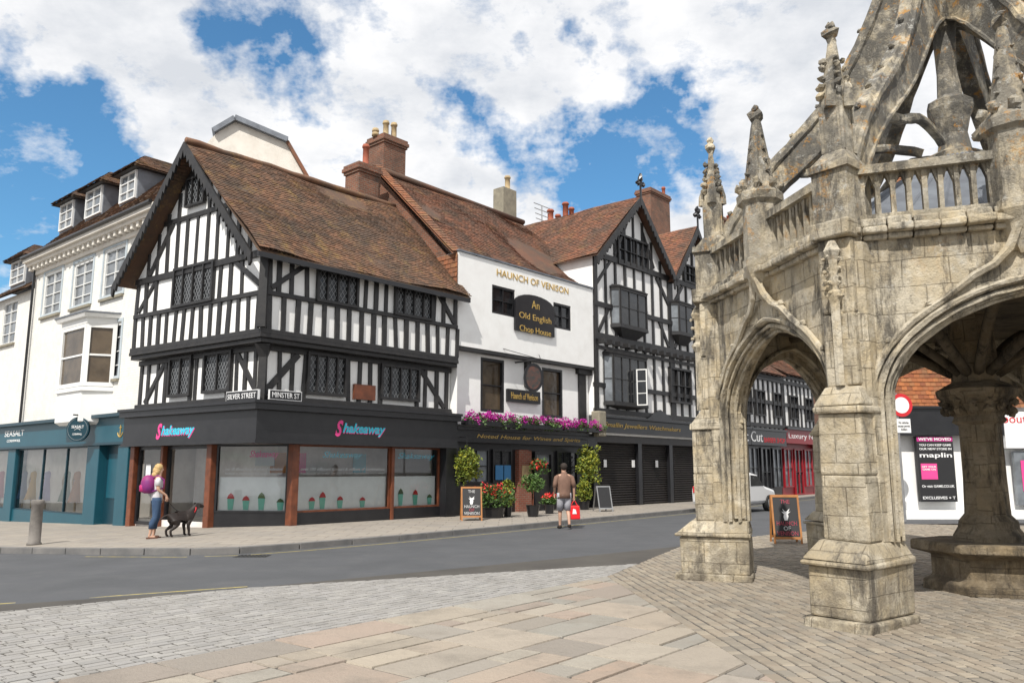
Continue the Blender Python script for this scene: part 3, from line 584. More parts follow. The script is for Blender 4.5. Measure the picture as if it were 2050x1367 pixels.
def oriel(F,r,par,cols,rows,dep=.34,corb=.4):
    s0,s1,z0,z1=r; m=MB(); q=lambda z,e:[F.at(s0-e,0,z),F.at(s1+e,0,z),F.at(s1-.22+e,dep+e,z),F.at(s0+.22-e,dep+e,z)]
    mt=MB(); mt.loft([q(z1,0.03),q(z1+.1,.06),q(z1+.22,-.15)])
    t=[F.at((s0+s1)/2+(x)*(s1-s0)*.2,y,z0-.12-corb) for x,y in ((-1,0),(1,0),(1,.08),(-1,.08))]; m.loft([t,q(z0-.12,0),q(z0-.119,.04),q(z0,.04)]); o=m.build('oriel_window',BLACK,par); mt.build('oriel_roof',BLACK,o)
    pts=q(z0,0); 
    for a,b,c in ((pts[0],pts[3],1),(pts[3],pts[2],cols),(pts[2],pts[1],1)):
        ff=Fr(a,(b-a)[:2]); w=win(ff,(0,(b-a).length,z0,z1),o,BLACK,c,rows,-.02,.06,.05,pane=GP if c==1 and a is pts[0] else GD,name='window_light'); 
        for ch in list(w.children): ch.parent=o
    return o
win(FRt,FRt.rect(1234,478,1295,538),B3,BLACK,5,2,.0,.12,.08,lat=0)
oriel(FRt,FRt.rect(1236,585,1300,655,.34),B3,3,2); oriel(FRt,FRt.rect(1222,716,1300,808,.34),B3,4,2,corb=.1)
win(FRt,FRt.rect(1366,533,1395,568),B3,BLACK,3,2,0,.12,.08); oriel(FRt,FRt.rect(1355,612,1393,668,.34),B3,2,2); win(FRt,FRt.rect(1338,738,1380,808),B3,BLACK,3,2,0,.15,.1)
r=FRt.rect(1284,740,1300,812,.6); win(Fr(FRt.at(r[0],.38,0),(1,-.4)),(0,.45,r[2],r[3]),B3,SASH,1,3,0,.05,.045,pane=GD,name='open_casement')
m=MB(); m.box(FRt,a0,a2,-.5,.1,3.08,3.68); m.box(FRt,a0,a2,-.5,.25,3.68,3.78); sc,zc=FRt.sz(1322,830,.1)
m.poly(FRt,[(sc-1.1,3.78),(sc+1.1,3.78),(sc+.6,4.03),(sc,4.23),(sc-.6,4.03)],-.05,.12); m.build('fascia',BLKP,B3)
MB().box(FRt,a0,a2,-.5,-.12,2.7,3.08).build('shutter_housing',SHUT,B3)
text(FRt,'Smallin Jewellers Watchmakers',a0+.45,21.6,3.38,.1,GOLD,B3,.24,.25,depth=.02)
for x0,x1 in ((15.3,18.3),(18.6,20.9),(21.2,24.8)):
    m=MB(); z=.15
    while z<2.7: m.add([FRt.at(x0,-.3,z),FRt.at(x1,-.3,z),FRt.at(x1,-.24,z+.05),FRt.at(x0,-.24,z+.05),FRt.at(x1,-.3,z+.1),FRt.at(x0,-.3,z+.1)],[[0,1,2,3],[3,2,4,5]]); z+=.1
    m.build('roller_shutter',SHUT,B3,recalc=False)
for s in (15.15,18.45,21.05,25.0): MB().box(FRt,s-.14,s+.14,-.4,-.1,0,2.7).build('shopfront_pilaster',BLKP,B3)
for s in (15.9,18.0,19.9): MB().box(FRt,s,s+.2,-.24,-.22,1.7,2.0).build('paper_notice',WSIGN,B3)
MB().box(FRt,14.75,15.25,.0,.4,2.9,3.9).build('stone_bracket',GSTONE,B3,bevel=.05)
chimney(B3,FRt,1303,1341,385,462,-6,1.0,CBRICK,[(1306,378,.25),(1328,375,.25)],POTR)
BG=empty('background_chimney_block',FRt.at(18,-9,0),'low brick chimney row with red pots behind the pub roof','building')
chimney(BG,FRt,1096,1150,452,475,-9,.8,CBRICK,[(1102,420,.4),(1117,430,.35),(1132,406,.4),(1144,416,.35)],POTR,name='chimney_stack')
k=FRt.sz(1085,470,-8.5); m=MB(); m.tube([FRt.at(k[0],-8.5,8),FRt.at(k[0],-8.5,16.2)],.04,5)
for i in range(6): m.tube([FRt.at(k[0]-.7+.06*i,-8.5,16.2-i*.28),FRt.at(k[0]+.7-.06*i,-8.5,16.2-i*.28)],.025,4)
tagp(m.build('television_aerial',METAL),'thin television aerial rising behind the pub roof','aerial')
def shop(name,x0,x1,zw,zr,wm,label,fm,txt,tm,tim=True,fz=(2.9,3.7)):
    B=empty(name,FRt.at((x0+x1)/2,-3,0),label,'building'); MB().box(FRt,x0,x1,-8,-.02,3.2,zw).build('upper_wall',wm,B); MB().box(FRt,x0,x1,-8,-.3,0,3.2).build('ground_floor_wall',fm,B)
    ru=FRt.at(x0,-4,zr); rv=FRt.at(x1,-4,zr); roofpart('roof',TILER,B,[(FRt.at(x0,.3,zw),FRt.at(x1,.3,zw),rv,ru)],.2,.25); MB().poly(Fr(FRt.at(x0,0,0),(-FRt.n.x,-FRt.n.y)),[(0,zw-.1),(8,zw-.1),(4,zr-.05)],-.2,0).build('gable_end',CBRICK,B)
    if tim:
        m=MB(); n=int((x1-x0)/.6)
        for i in range(n+1): s=x0+.1+(x1-x0-.2)*i/n; timber(m,FRt,[((s,3.8),(s,zw))],.17)
        for z in (4.0,5.3,6.6,zw-.15): m.box(FRt,x0,x1,-.1,.08,z-.1,z+.1)
        m.build('timber_frame',BLACK,B)
    MB().box(FRt,x0,x1,-.4,.1,*fz).build('fascia',fm,B); MB().box(FRt,x0,x1,-.4,.2,fz[1],fz[1]+.12).build('cornice',BLKP,B)
    if txt: text(FRt,txt,x0+.3,x1-.6,sum(fz)/2,.1,tm,B,.42)
    k=(x1-x0)/3
    for i in range(3):
        win(FRt,(x0+.2+k*i,x0+k*(i+1)-.1,.6 if i!=1 else .15,2.8),B,fm,2,2,-.28,.1,.07,pane=GP if i!=1 else GD,name='shop_window')
    for i in range(2): win(FRt,(x0+.8+i*(x1-x0)/2,x0+2.0+i*(x1-x0)/2,4.5,5.9),B,BLACK if tim else SASH,2,2,.0,.12,.08)
    return B
shop('timber_framed_shop',25.7,29.0,8.5,12,WHITE,'narrow dark timber framed house just beyond the twin gabled building',BLKP,None,None)
bb=shop('barber_shop_building',29.05,33.6,6.9,10.2,WHITE,'black barber shop under timber framed upper floor seen through the stone arch',BLKP,None,None)
a,_=FRt.sz(1490,855,.1); text(FRt,'nt Cut',a-.3,a+2.2,3.35,.1,WSIGN,bb,.55); text(FRt,'BARBER SHOP',a+2.35,33.4,3.2,.1,RED,bb,.28)
rb=shop('red_shop_building',33.65,38.2,7.1,9.5,WHITE,'dark red shopfront seen through the stone arch beyond the barber shop',DRED,'Luxury N',WSIGN,fz=(3.1,3.9))
shop('end_of_street_building',38.25,52,9,13,CBRICK,'brick building closing the view at the far end of the street',DRED,None,None,False)
RB=empty('red_roofed_building',FRt.at(30,-6,0),'red tiled roofs behind the twin gabled building and the stone pinnacles','building')
MB().box(FRt,26.8,34,-14,-8.2,0,11).build('wall',CBRICK,RB); roofpart('roof',TILEV,RB,[(FRt.at(26.8,-8,10.8),FRt.at(34,-8,10.8),FRt.at(34,-11,15),FRt.at(26.8,-11,15))],.25,.3)
chimney(RB,FRt,1448,1470,440,460,-9,1,CBRICK,[(1459,432,.4)],POTR)
# ================= Building c
FG=Fr((-12,32.5),(.93,.28)); BC=empty('cream_gabled_building',FG.at(0,-3,0),'plain cream rendered building with clipped gable rising behind the timber framed corner','building')
ps=[FG.sz(*p) for p in ((385,318),(432,268),(470,243),(575,287),(628,380))]
MB().poly(FG,ps+[(ps[-1][0],0),(ps[0][0],0)],-5,0).build('wall',RENDER,BC)
m=MB(); m.bar2(FG,(ps[2][0],ps[2][1]+.1),(ps[3][0],ps[3][1]+.1),.22,-5.02,.25); m.bar2(FG,(ps[1][0]-.1,ps[1][1]+.06),(ps[2][0],ps[2][1]+.08),.2,-5.02,.25); m.build('lead_capping',LEAD,BC); m=MB(); m.bar2(FG,(ps[3][0],ps[3][1]+.05),(ps[4][0],ps[4][1]+.05),.14,-5,.15); m.build('verge_tiles',TILER,BC)
# ================= B0
PS=FL.at(-6.0,-.5,0); FS=Fr(PS,(1.188,-1))
B0=empty('cream_brick_building',FS.at(-5,-3,0),'painted cream brick townhouse with three dormers, white cornice and teal shopfront','building')
sl,_=FS.sz(72,560); sr=1.2
hs=[FS.rect(*q) for q in ((88,545,122,630),(147,525,184,613),(208,497,249,593),(202,651,240,760))]
wall(FS,sl,sr,3.0,9.65,hs,'front_wall',PBRICK,B0,dep=.12)
TRIM=mat('blue_grey_trim',(.5,.56,.6))
for i,r in enumerate(hs): win(FS,r,B0,SASH,2,4,-.1,.08,.07,pane=GP,sill=GSTONE,bw=.03)
for i,r in enumerate(hs): 
    m=MB(); frame_box(m,FS,r[0]-.12,r[1]+.12,r[2]-.0,r[3]+.14,.1,-.02,.035); m.build('window_surround',TRIM,B0)
m=MB(); m.box(FS,sl,-.6,-5.2,-.15,-.5,9.6); m.build('body_wall',RENDER,B0)
m=MB(); m.box(FS,sl-.1,sr,-.2,.1,9.3,9.45); m.box(FS,sl-.15,sr,-.2,.35,9.62,9.75); m.box(FS,sl-.2,sr,-.2,.48,9.75,9.92)
s=sl
while s<sr: m.box(FS,s,s+.16,.0,.3,9.44,9.63); s+=.42
m.build('cornice',RENDER,B0)
MB().tube([FS.at(sl-.2,.53,9.95),FS.at(.2,.53,9.95)],.07,8).build('gutter',BLKP,B0); MB().tube([FS.at(sl+.12,.12,9.6),FS.at(sl+.12,.12,3.2)],.05,8).build('drainpipe',BLKP,B0)
roofpart('roof',TILE,B0,[(FS.at(sl-.2,.4,9.95),FS.at(.3,.4,9.95),FS.at(-3.9,-2.6,13.3),FS.at(sl+.9,-2.6,13.3)),(FS.at(sl-.2,-5.2,9.95),FS.at(sl-.2,.4,9.95),FS.at(sl+.9,-2.6,13.3),FS.at(sl+.9,-2.7,13.3))],.13,.17)
def dormer(F,px,par,o=-.7,dp=1.7):
    r=F.rect(*px,o); s0,s1,z0,z1=r; m=MB(); m.box(F,s0-.08,s1+.08,o-dp,o,z0-.3,z1+.1); d=m.build('dormer',LEAD,par)
    w=win(F,r,par,SASH,2,3,o,.08,.06,pane=GP,bw=.035,name='dormer_window')
    c=(s0+s1)/2; zt=z1+.85; e=.34; A=F.at(s0-e,o+.32,z1+.08); Bq=F.at(s1+e,o+.32,z1+.08); T=F.at(c,o-.5,zt); T2=F.at(c,o-dp-.6,zt)
    roofpart('dormer_roof',TILE,d,[(A,Bq,T,T),(Bq,F.at(s1+e,o-dp-.6,z1+.08),T2,T),(F.at(s0-e,o-dp-.6,z1+.08),A,T,T2)],.12,.16,.01)
    MB().box(F,s0-e+.05,s1+e-.05,o-dp,o+.25,z1+.02,z1+.06).build('dormer_eaves',BLACK,d)
for q in ((123,408,148,458),(175,380,205,432),(244,349,274,402)): dormer(FS,q,B0)
r=FS.rect(124,655,172,775,.75); s0,s1,z0,z1=r; dep=.8
q=lambda z,e:[FS.at(s0-.45-e,0,z),FS.at(s1+.45+e,0,z),FS.at(s1+e,dep+e,z),FS.at(s0-e,dep+e,z)]
bay=MB().loft([q(z0-1.25,-.12),q(z0-1.15,0),q(z0-.16,0),q(z0-.159,.06),q(z0-.1,.06),q(z0-.099,0),q(z0,0)]).build('bay_window',SASH,B0); MB().loft([q(z1,.03),q(z1+.2,.03),q(z1+.201,.15),q(z1+.32,.2)]).build('bay_cornice',SASH,bay)
MB().hexa(q(z1+.33,.22),q(z1+.38,.22)).build('bay_lead_roof',LEAD,bay)
pt=q(0,0)
for a,b,c in ((pt[0],pt[3],1),(pt[3],pt[2],1),(pt[2],pt[1],1)):
    ff=Fr(a,(b-a)[:2]); w=win(ff,(0,(b-a).length,z0,z1),bay,SASH,c,2,-.06,.08,.13,pane=GP if a is pt[0] else GB,bw=.06,name='window_light')
    for ch in list(w.children): ch.parent=bay
xl=FS.sz(-60,950,.3)[0]; xr=FS.sz(257,950,.3)[0]
m=MB(); m.box(FS,xl,xr,-.3,.3,2.45,3.25); m.build('shop_fascia',TEAL,B0)
m=MB(); m.box(FS,xl,xr+.1,-.3,.5,3.25,3.36); m.box(FS,xl,xr,-.3,.36,2.38,2.46); m.build('shop_cornice',TEALD,B0)
pxs=lambda x,o=.2:FS.sz(x,960,o)[0]
for a,b in ((15,30),(174,198),(236,257)): MB().box(FS,pxs(a),pxs(b),-.2,.27,-.55,2.38).build('shop_pilaster',TEAL,B0,bevel=.02)
MB().box(FS,pxs(30),pxs(174),-.2,.2,-.55,.12).build('stall_riser',TEAL,B0); MB().box(FS,xl,pxs(15),-.2,.2,-.55,.12).build('stall_riser',TEAL,B0)
w=shopwin(FS,pxs(30),pxs(174),.12,2.38,.12,B0,TEALD,mull=(pxs(80),pxs(127)))
shopwin(FS,xl,pxs(15),.12,2.38,.12,B0,TEALD)
m=MB(); m.box(FS,pxs(198),pxs(236),-.2,.0,-.4,2.38); dk=m.build('shop_door',TEALD,B0); MB().box(FS,pxs(203),pxs(231),0,.02,.7,2.1).build('door_panel',TEAL,dk)
m=MB(); m.box(FS,xl,pxs(198),-1.3,-1.2,-.4,2.4); m.build('display_back',mat('display_back_panel',(.30,.21,.13),(.14,.1,.07),1),B0); MB().box(FS,xl,pxs(198),-1.2,.0,-.4,.1).build('display_floor',POTC,B0)
r=FS.rect(8,862,46,880,.33); text(FS,'SEASALT',r[0],r[1],2.98,.3,WSIGN,B0,.22); text(FS,'CORNWALL',r[0]+.3,r[1]-.3,2.7,.3,WSIGN,B0,.1)
m=MB(); sc,zc=FS.sz(241,862,.31); m.tube([FS.at(sc,.31,zc-.18),FS.at(sc,.31,zc+.18)],.018,6); m.tube([FS.at(sc+.17*math.cos(t),.31,zc-.02+.17*math.sin(t)) for t in [math.pi+.2+i*(math.pi-.4)/8 for i in range(9)]],.018,6); m.tube([FS.at(sc-.08,.31,zc+.1),FS.at(sc+.08,.31,zc+.1)],.014,6); m.build('anchor_emblem',GOLD,B0)
sc,zc=FS.sz(157,859,.75); FQ=Fr(FS.at(sc,.75,0),(1,-.15)); k=MB().poly(FQ,[(.4*math.cos(t*math.pi/12),zc+.4*math.sin(t*math.pi/12)) for t in range(24)],-.04,.04).build('round_hanging_sign',TEALD,B0)
MB().tube([FQ.at(.35*math.cos(t*math.pi/12),.045,zc+.35*math.sin(t*math.pi/12)) for t in range(25)],.004,5,False).build('sign_ring',GREYS,k)
text(FQ,'SEASALT',-.22,.22,zc+.08,.04,WSIGN,k,.09); text(FQ,'CORNWALL',-.17,.17,zc-.16,.04,WSIGN,k,.06); MB().tube([FQ.at(.1*math.cos(t*math.pi/8),.045,zc-.04+.06*math.sin(t*math.pi/8)) for t in range(9)],.006,5).build('sign_emblem',WSIGN,k); MB().tube([FS.at(sc,.2,zc+.46),FS.at(sc,.95,zc+.46)],.025).build('bracket',BLKP,k)
BA=empty('lower_cream_building',FS.at(sl-3,-3,0),'lower cream house at the left edge with a single dormer','building'); la=sl-7
r=FS.rect(5,605,32,688); wall(FS,la,sl-.02,2.9,8.8,[r],'front_wall',PBRICK,BA,dep=.12); win(FS,r,BA,SASH,2,4,-.1,.08,.07,pane=GP,sill=GSTONE)
MB().box(FS,la,sl-.05,-6,-.15,-.5,8.75).build('body_wall',RENDER,BA); roofpart('roof',TILE,BA,[(FS.at(la,.3,8.8),FS.at(sl-.05,.3,8.8),FS.at(sl-.05,-3,11.3),FS.at(la,-3,11.3))],.17,.2); dormer(FS,(25,523,52,568),BA,-.5)
# ================= right side building
FM=Fr((12.2,26.6),(1,.03)); BM=empty('tile_hung_shop_building',FM.at(5,-4,0),'building with orange tile hung upper floor and white shopfront behind the market cross','building')
kb=FM.at(0,-.3,0); kr=FM.at(14,-.3,0); MB().prism([P2(kb),P2(kr),P2(kr+dR*9),P2(kb+dR*9)],0,9.3).build('wall',WHITE,BM)
roofpart('tile_hung_wall',TILEO,BM,[(FM.at(-.1,.02,3.65),FM.at(14,.02,3.65),FM.at(14,.02,9.3),FM.at(-.1,.02,9.3))],.14,.18,.0)
hp1=FM.at(4,-4.5,14); roofpart('roof',TILEO,BM,[(FM.at(-.4,.3,9.2),FM.at(14,.3,9.2),FM.at(13,-4.5,14),hp1),(kb+dR*9+V((-.4,0,9.2)),FM.at(-.4,.3,9.2),hp1,hp1+V((.1,.1,0)))],.17,.2)
m=MB(); m.box(FM,0,4.1,-.3,.12,2.72,3.6); m.box(FM,-.1,4.1,-.3,.2,3.6,3.68); m.build('fascia',BLKP,BM)
m=MB(); m.box(FM,4.1,14,-.3,.15,2.3,3.5); m.build('white_fascia',WSIGN,BM)
m=MB(); m.box(FM,0,14,-.3,-.02,0,.3); m.box(FM,0,.25,-.3,.05,.3,2.7); m.build('shopfront_base',SASH,BM)
r=FM.rect(1839,873,1912,1004,.05); k=MB().box(FM,r[0],r[1],-.1,.05,r[2],r[3]).build('poster_panel',CHALK,BM); a,b=r[0],r[1]; H=r[3]-r[2]
MB().box(FM,a+.01,b-.01,.05,.055,r[3]-.17,r[3]-.02).build('poster_header',MAG,k); text(FM,"WE'VE MOVED",a+.06,b-.06,r[3]-.095,.056,WSIGN,k,.1,bold=.02)
for t,f,h in (('YOU CAN KEEP GAME',.135,.07),('OUR NEW STORE IN',.195,.07),('maplin',.30,.2),('Or visit GAME.CO.UK',.765,.08),('EXCLUSIVES + T',.94,.09)): text(FM,t,a+.07,b-.07,r[3]-H*f,.052,WSIGN,k,h,bold=.015)
MB().box(FM,a+.08,a+.62,.05,.056,r[3]-H*.66,r[3]-H*.42).build('poster_badge',PINK,k); text(FM,'GET YOUR\nGAME ON',a+.11,a+.59,r[3]-H*.49,.058,WSIGN,k,.15,bold=.02)
k=FM.sz(2008,838,.16); text(FM,'bout',k[0],k[0]+.8,k[1],.15,RED,BM,.28)
for x0 in (4.4,6.2,8.2): MB().box(FM,x0,x0+1.5,-.1,.03,.45,2.2).build('display_window',GP,BM)
MB().box(FM,4.6,5.1,.04,.05,.9,1.9).build('pink_poster',PINK,BM)
# ================= CROSS
SD=3.43; V2=V((3.82,8.85,0)); CC=V2+V((.765,.644,0)).normalized()*SD
ang0=math.atan2((V2-CC).y,(V2-CC).x); VT=[CC+V((math.cos(ang0+i*math.pi/3),math.sin(ang0+i*math.pi/3),0))*SD for i in range(6)]
CX=empty('stone_market_cross',(CC.x,CC.y,0),'weathered hexagonal stone market cross with open arches, pinnacles and flying ribs','market cross')
def crock(m,c,z0,z1,r0,r1,n,ks=4,rot=0,s=.05):
    for i in range(n):
        t=i/n; z=z0+(z1-z0)*t; r=r0+(r1-r0)*t
        for k in range(ks): a=rot+k*2*math.pi/ks; m.blob((c.x+math.cos(a)*(r+s*.5),c.y+math.sin(a)*(r+s*.5),z+R(-.02,.02)),s*R(.8,1.2)*(1-.35*t))
def hexring(Rr,z): return [V((CC.x+Rr*math.cos(ang0+i*math.pi/3),CC.y+Rr*math.sin(ang0+i*math.pi/3),z)) for i in range(6)]
def cat_rom(P,n=4):
    P=[V(p) for p in P]; o=[]
    for i in range(len(P)-1):
        a,b,c,d=P[max(0,i-1)],P[i],P[i+1],P[min(len(P)-1,i+2)]
        for k in range(n):
            t=k/n; o.append(.5*((2*b)+(c-a)*t+(2*a-5*b+4*c-d)*t*t+(3*b-a-3*c+d)*t**3))
    return o+[P[-1]]
def ribsweep(m,path,side,w,dp):
    n=len(path); rings=[]
    for i,p in enumerate(path):
        t=(path[min(n-1,i+1)]-path[max(0,i-1)]).normalized(); nn=side.cross(t).normalized()
        if i==0 and nn.z<0: nn=-nn
        if i and nn.dot(last)<0: nn=-nn
        last=nn; e=R(-.008,.008)
        prof=[(-.75,-1),(.75,-1),(1,-.6),(1,.1),(.7,.25),(.55,1),(-.55,1),(-.7,.25),(-1,.1),(-1,-.6)]
        rings.append([p+side*(x*w+e)+nn*(y*dp+e) for x,y in prof])
    m.loft(rings)
zsp=2.35
for i in range(6):
    A,B=VT[i],VT[(i+1)%6]; F=Fr(A,(B-A)[:2]); L=SD; mid=L/2
    def wallarch(m,half,h,ztop,o0,o1,zb,n=28):
        f=lambda t:zsp+h*(.82*math.sqrt(max(0,1-t*t))+.18*(1-abs(t)))
        ss=[mid+half*math.sin(math.pi/2*(-1+2*k/n)) for k in range(n+1)]; zs_=[f((s-mid)/half) for s in ss]
        for k in range(n):
            a,b,za,zb_=ss[k],ss[k+1],zs_[k],zs_[k+1]
            for o in (o0,o1): m.face([F.at(a,o,za),F.at(b,o,zb_),F.at(b,o,ztop),F.at(a,o,ztop)])
            m.face([F.at(a,o0,za),F.at(b,o0,zb_),F.at(b,o1,zb_),F.at(a,o1,za)])
        m.box(F,.1,mid-half,o0,o1,zb,ztop); m.box(F,mid+half,L-.1,o0,o1,zb,ztop)
    m=MB(); wallarch(m,1.45,1.2,4.12,-.2,.12,.6); bay=m.build('arch_bay',STONE,CX,recalc=False)
    m=MB(); wallarch(m,1.36,1.1,3.9,-.12,.04,.9) ; m.build('inner_arch',STONE,CX,recalc=False)
    m=MB()
    for half,h,o,rr in ((1.48,1.24,.13,.035),(1.41,1.15,.08,.025),(1.35,1.09,-.03,.03),(1.48,1.24,-.22,.035)):
        m.tube([F.at(mid+half*math.sin(t),o,zsp+h*(.82*math.cos(t)+.18*(1-abs(math.sin(t))))) for t in [math.pi/2*(-1+k/14) for k in range(29)]],rr,6)
        for sg in (-1,1): m.tube([F.at(mid+sg*half,o,.85),F.at(mid+sg*half,o,zsp)],rr,6)
    for sg in (-1,1):
        P=[]; 
        for k in range(9): t=math.pi/2*(1-k/12*1.0); P.append(F.at(mid+sg*1.57*math.sin(t),.15,zsp+1.32*(.82*math.cos(t)+.18*(1-math.sin(t)))))
        P+= [F.at(mid+sg*.5,.17,3.64),F.at(mid+sg*.3,.19,3.74),F.at(mid+sg*.15,.22,3.9),F.at(mid+sg*.05,.26,4.15)]; m.tube(P,[.04]*9+[.042,.045,.045,.05],6)
        for k in (4,7,9): m.blob(P[k]+V((0,0,.06)),.04)
    m.build('arch_mouldings',STONEP,bay,False,jit=.007)
    m=MB(); n=14
    for k in range(n):
        a,b=-.1+(L+.2)*k/n,-.1+(L+.2)*(k+1)/n; e=R(-.04,.02)
        m.box(F,a+.003,b-.003,-.28,.2+e*.5,4.12,4.18); m.box(F,a+.002,b-.002,-.28,.3+e,4.18,4.27+R(-.01,.008)); m.box(F,a+.004,b-.004,-.25,.22+e*.6,4.262,4.36)
    m.build('string_course',STONEP,CX,bevel=.02,jit=.01)
    m=MB(); m.box(F,.1,L-.1,-.05,.14,4.35,4.42); m.box(F,.1,L-.1,-.08,.17,4.9,5.0); n=int((L-.4)/.155)
    for k in range(n+1):
        s=.2+(L-.4)*k/n; m.box(F,s-.026,s+.026,-.02,.1,4.415,4.905)
        if k<n:
            w=(L-.4)/n; 
            for sg,s5 in ((1,s+.026),(-1,s+w-.026)): m.add([F.at(s5,.0,4.9),F.at(s5+sg*(w/2-.03),.0,4.9),F.at(s5,.0,4.74),F.at(s5,.08,4.9),F.at(s5+sg*(w/2-.03),.08,4.9),F.at(s5,.08,4.74)],[[0,1,2],[3,4,5],[1,2,5,4],[0,2,5,3]])
    m.build('balustrade',STONEP,CX,jit=.005)
    c=F.at(mid,.12,0); m=MB()
    m.lathe((c.x,c.y,0),[(.05,3.85),(.14,4.0),(.2,4.15),(.27,4.3),(.27,4.4),(.24,4.41),(.24,5.15),(.3,5.2),(.31,5.3),(.24,5.38),(.2,5.45),(.07,6.3),(.05,6.4)],8,.4)
    for k in range(8): a=k*math.pi/4+.4; q=V((c.x+.27*math.cos(a),c.y+.27*math.sin(a),0)); m.blob(q+V((0,0,5.42)),.06,1.4)
    crock(m,c,5.6,6.3,.17,.06,4,4,.4,.03); m.blob((c.x,c.y,6.45),.1); m.blob((c.x,c.y,6.56),.06); m.build('bay_pinnacle',STONEP,CX,jit=.01)
    rd=(A-CC).normalized(); FB=Fr(A,(-rd.y,rd.x)); 
    m=MB()
    for T in ((.72,.76,.35,-.02,.72,.74,.35,.1),(.66,.66,.33,.1,.66,.66,.33,.62),(.74,.74,.34,.62,.74,.74,.34,.68),(.72,.72,.34,.68,.54,.5,.3,.86),(.5,.44,.3,.86,.5,.44,.3,1.55),(.502,.442,.3,1.55,.49,.43,.3,2.2),(.56,.48,.31,2.2,.56,.48,.31,2.28),(.54,.46,.31,2.28,.40,.30,.29,2.5),(.38,.28,.29,2.5,.38,.28,.29,3.3),(.385,.285,.29,3.3,.38,.275,.29,4.15),(.46,.38,.3,4.15,.46,.38,.3,4.36)): m.tier(FB,*T)
    m.build('buttress',STONE,CX,bevel=.028,jit=.014)
    m=MB(); q=V((A.x,A.y,0)); m.lathe(q,[(.31,.6),(.3,2.3),(.3,4.1)],6,ang0); m.build('pier',STONE,CX,bevel=.02)
    m=MB(); c=FB.at(0,.33,0); m.lathe(c,[(.05,2.5),(.05,3.4),(.09,3.48),(.09,3.52),(.05,3.56),(.05,3.9),(.1,4.0),(.04,4.12)],6); crock(m,c,3.5,4.05,.06,.09,4,5,0,.03); m.build('niche_shaft',STONEP,CX,jit=.006)
    m=MB(); m.tier(FB,.42,.3,.24,4.36,.42,.3,.24,4.95); m.tier(FB,.5,.34,.28,4.95,.5,.34,.28,5.03); m.tier(FB,.44,.3,.22,5.03,.26,.15,.11,5.22)
    m.tier(FB,.24,.14,.1,5.22,.24,.14,.1,5.85)
    for sx in (-1,1):
        for sy in (-1,1): m.tube([FB.at(sx*.125,.02+sy*.125,5.22),FB.at(sx*.125,.02+sy*.125,5.8)],.022,5)
    c=FB.at(0,.02,0); rt=math.atan2(rd.y,rd.x)+math.pi/4
    for k in range(4): a=rt+math.pi/4+k*math.pi/2; m.lathe((c.x+.14*math.cos(a),c.y+.14*math.sin(a),0),[(.08,5.75),(.07,5.9),(.01,6.08)],4,a)
    m.lathe(c,[(.17,5.85),(.13,6.05),(.1,6.3),(.05,6.6),(.06,6.65),(.04,6.7)],4,rt); crock(m,c,5.95,6.5,.14,.07,5,4,rt,.055); m.blob((c.x,c.y,6.72),.11,.7); m.blob((c.x,c.y,6.82),.06)
    m.build('corner_pinnacle',STONEP,CX,jit=.008)
    ex=cat_rom([V((r,z,0)) for r,z in ((.99,4.9),(.95,5.25),(.88,5.65),(.79,6.05),(.69,6.42),(.58,6.8),(.47,7.25),(.37,7.8),(.28,8.45),(.2,9.2),(.15,10.2),(.11,11.4))],3)
    it=cat_rom([V((r,z,0)) for r,z in ((.91,4.85),(.875,5.13),(.81,5.46),(.73,5.78),(.64,6.08),(.54,6.38),(.43,6.74),(.33,7.15),(.23,7.6),(.14,7.95),(.06,8.15),(.0,8.2))],3)
    m=MB(); rr_=[]
    for k in range(len(ex)):
        p=CC+rd*SD*ex[k].x+V((0,0,ex[k].y)); q=CC+rd*SD*it[k].x+V((0,0,it[k].y)); w=.095+R(-.004,.004); rr_.append([p+FB.d*w,p-FB.d*w,q-FB.d*w,q+FB.d*w])
    m.loft(rr_); fr_=m.build('flying_rib',STONEP,CX,jit=.004)
    m=MB(); ribsweep(m,[CC+rd*SD*p.x+V((0,0,p.y)) for p in ex],FB.d,.14,.08)
    for k in range(5,len(ex)-6,3): m.blob(CC+rd*(SD*ex[k].x+.08)+V((0,0,ex[k].y+.07)),.045)
    m.build('rib_coping',STONEP,fr_,jit=.008)
    m=MB(); ribsweep(m,[CC+rd*SD*p.x+V((0,0,p.y)) for p in it[:-3]],FB.d,.125,.045); m.build('rib_moulding',STONEP,fr_,jit=.004)
    m=MB(); pth=cat_rom([CC+rd*SD*r+V((0,0,z)) for r,z in ((.62,6.1),(.5,6.15),(.38,6.3),(.26,6.35),(.12,6.2))],3); ribsweep(m,pth,FB.d,.06,.06); m.build('lantern_brace',STONEP,CX,jit=.005)
m=MB(); m.lathe((CC.x,CC.y,0),[(.3,5.9),(.38,6.0),(.38,6.08),(.24,6.16),(.2,6.4),(.26,6.65),(.32,6.8),(.32,6.9),(.18,7.0),(.14,7.4),(.16,8.0),(.26,8.4),(.26,9.2),(.24,11),(.22,11.2),(.05,12.2)],8); m.build('lantern',STONEP,CX,jit=.01)
m=MB(); a=hexring(3.0,4.5); b=hexring(.4,6.0); 
for i in range(6):
    m.face([a[i],a[(i+1)%6],b[(i+1)%6],b[i]])
    for k in range(1,7): p=a[i].lerp(a[(i+1)%6],k/7); q=b[i].lerp(b[(i+1)%6],k/7); m.tube([p,q],.025,5)
m.build('lead_roof',LEAD,CX,recalc=False)
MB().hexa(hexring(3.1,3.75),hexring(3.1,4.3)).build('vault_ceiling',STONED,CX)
m=MB()
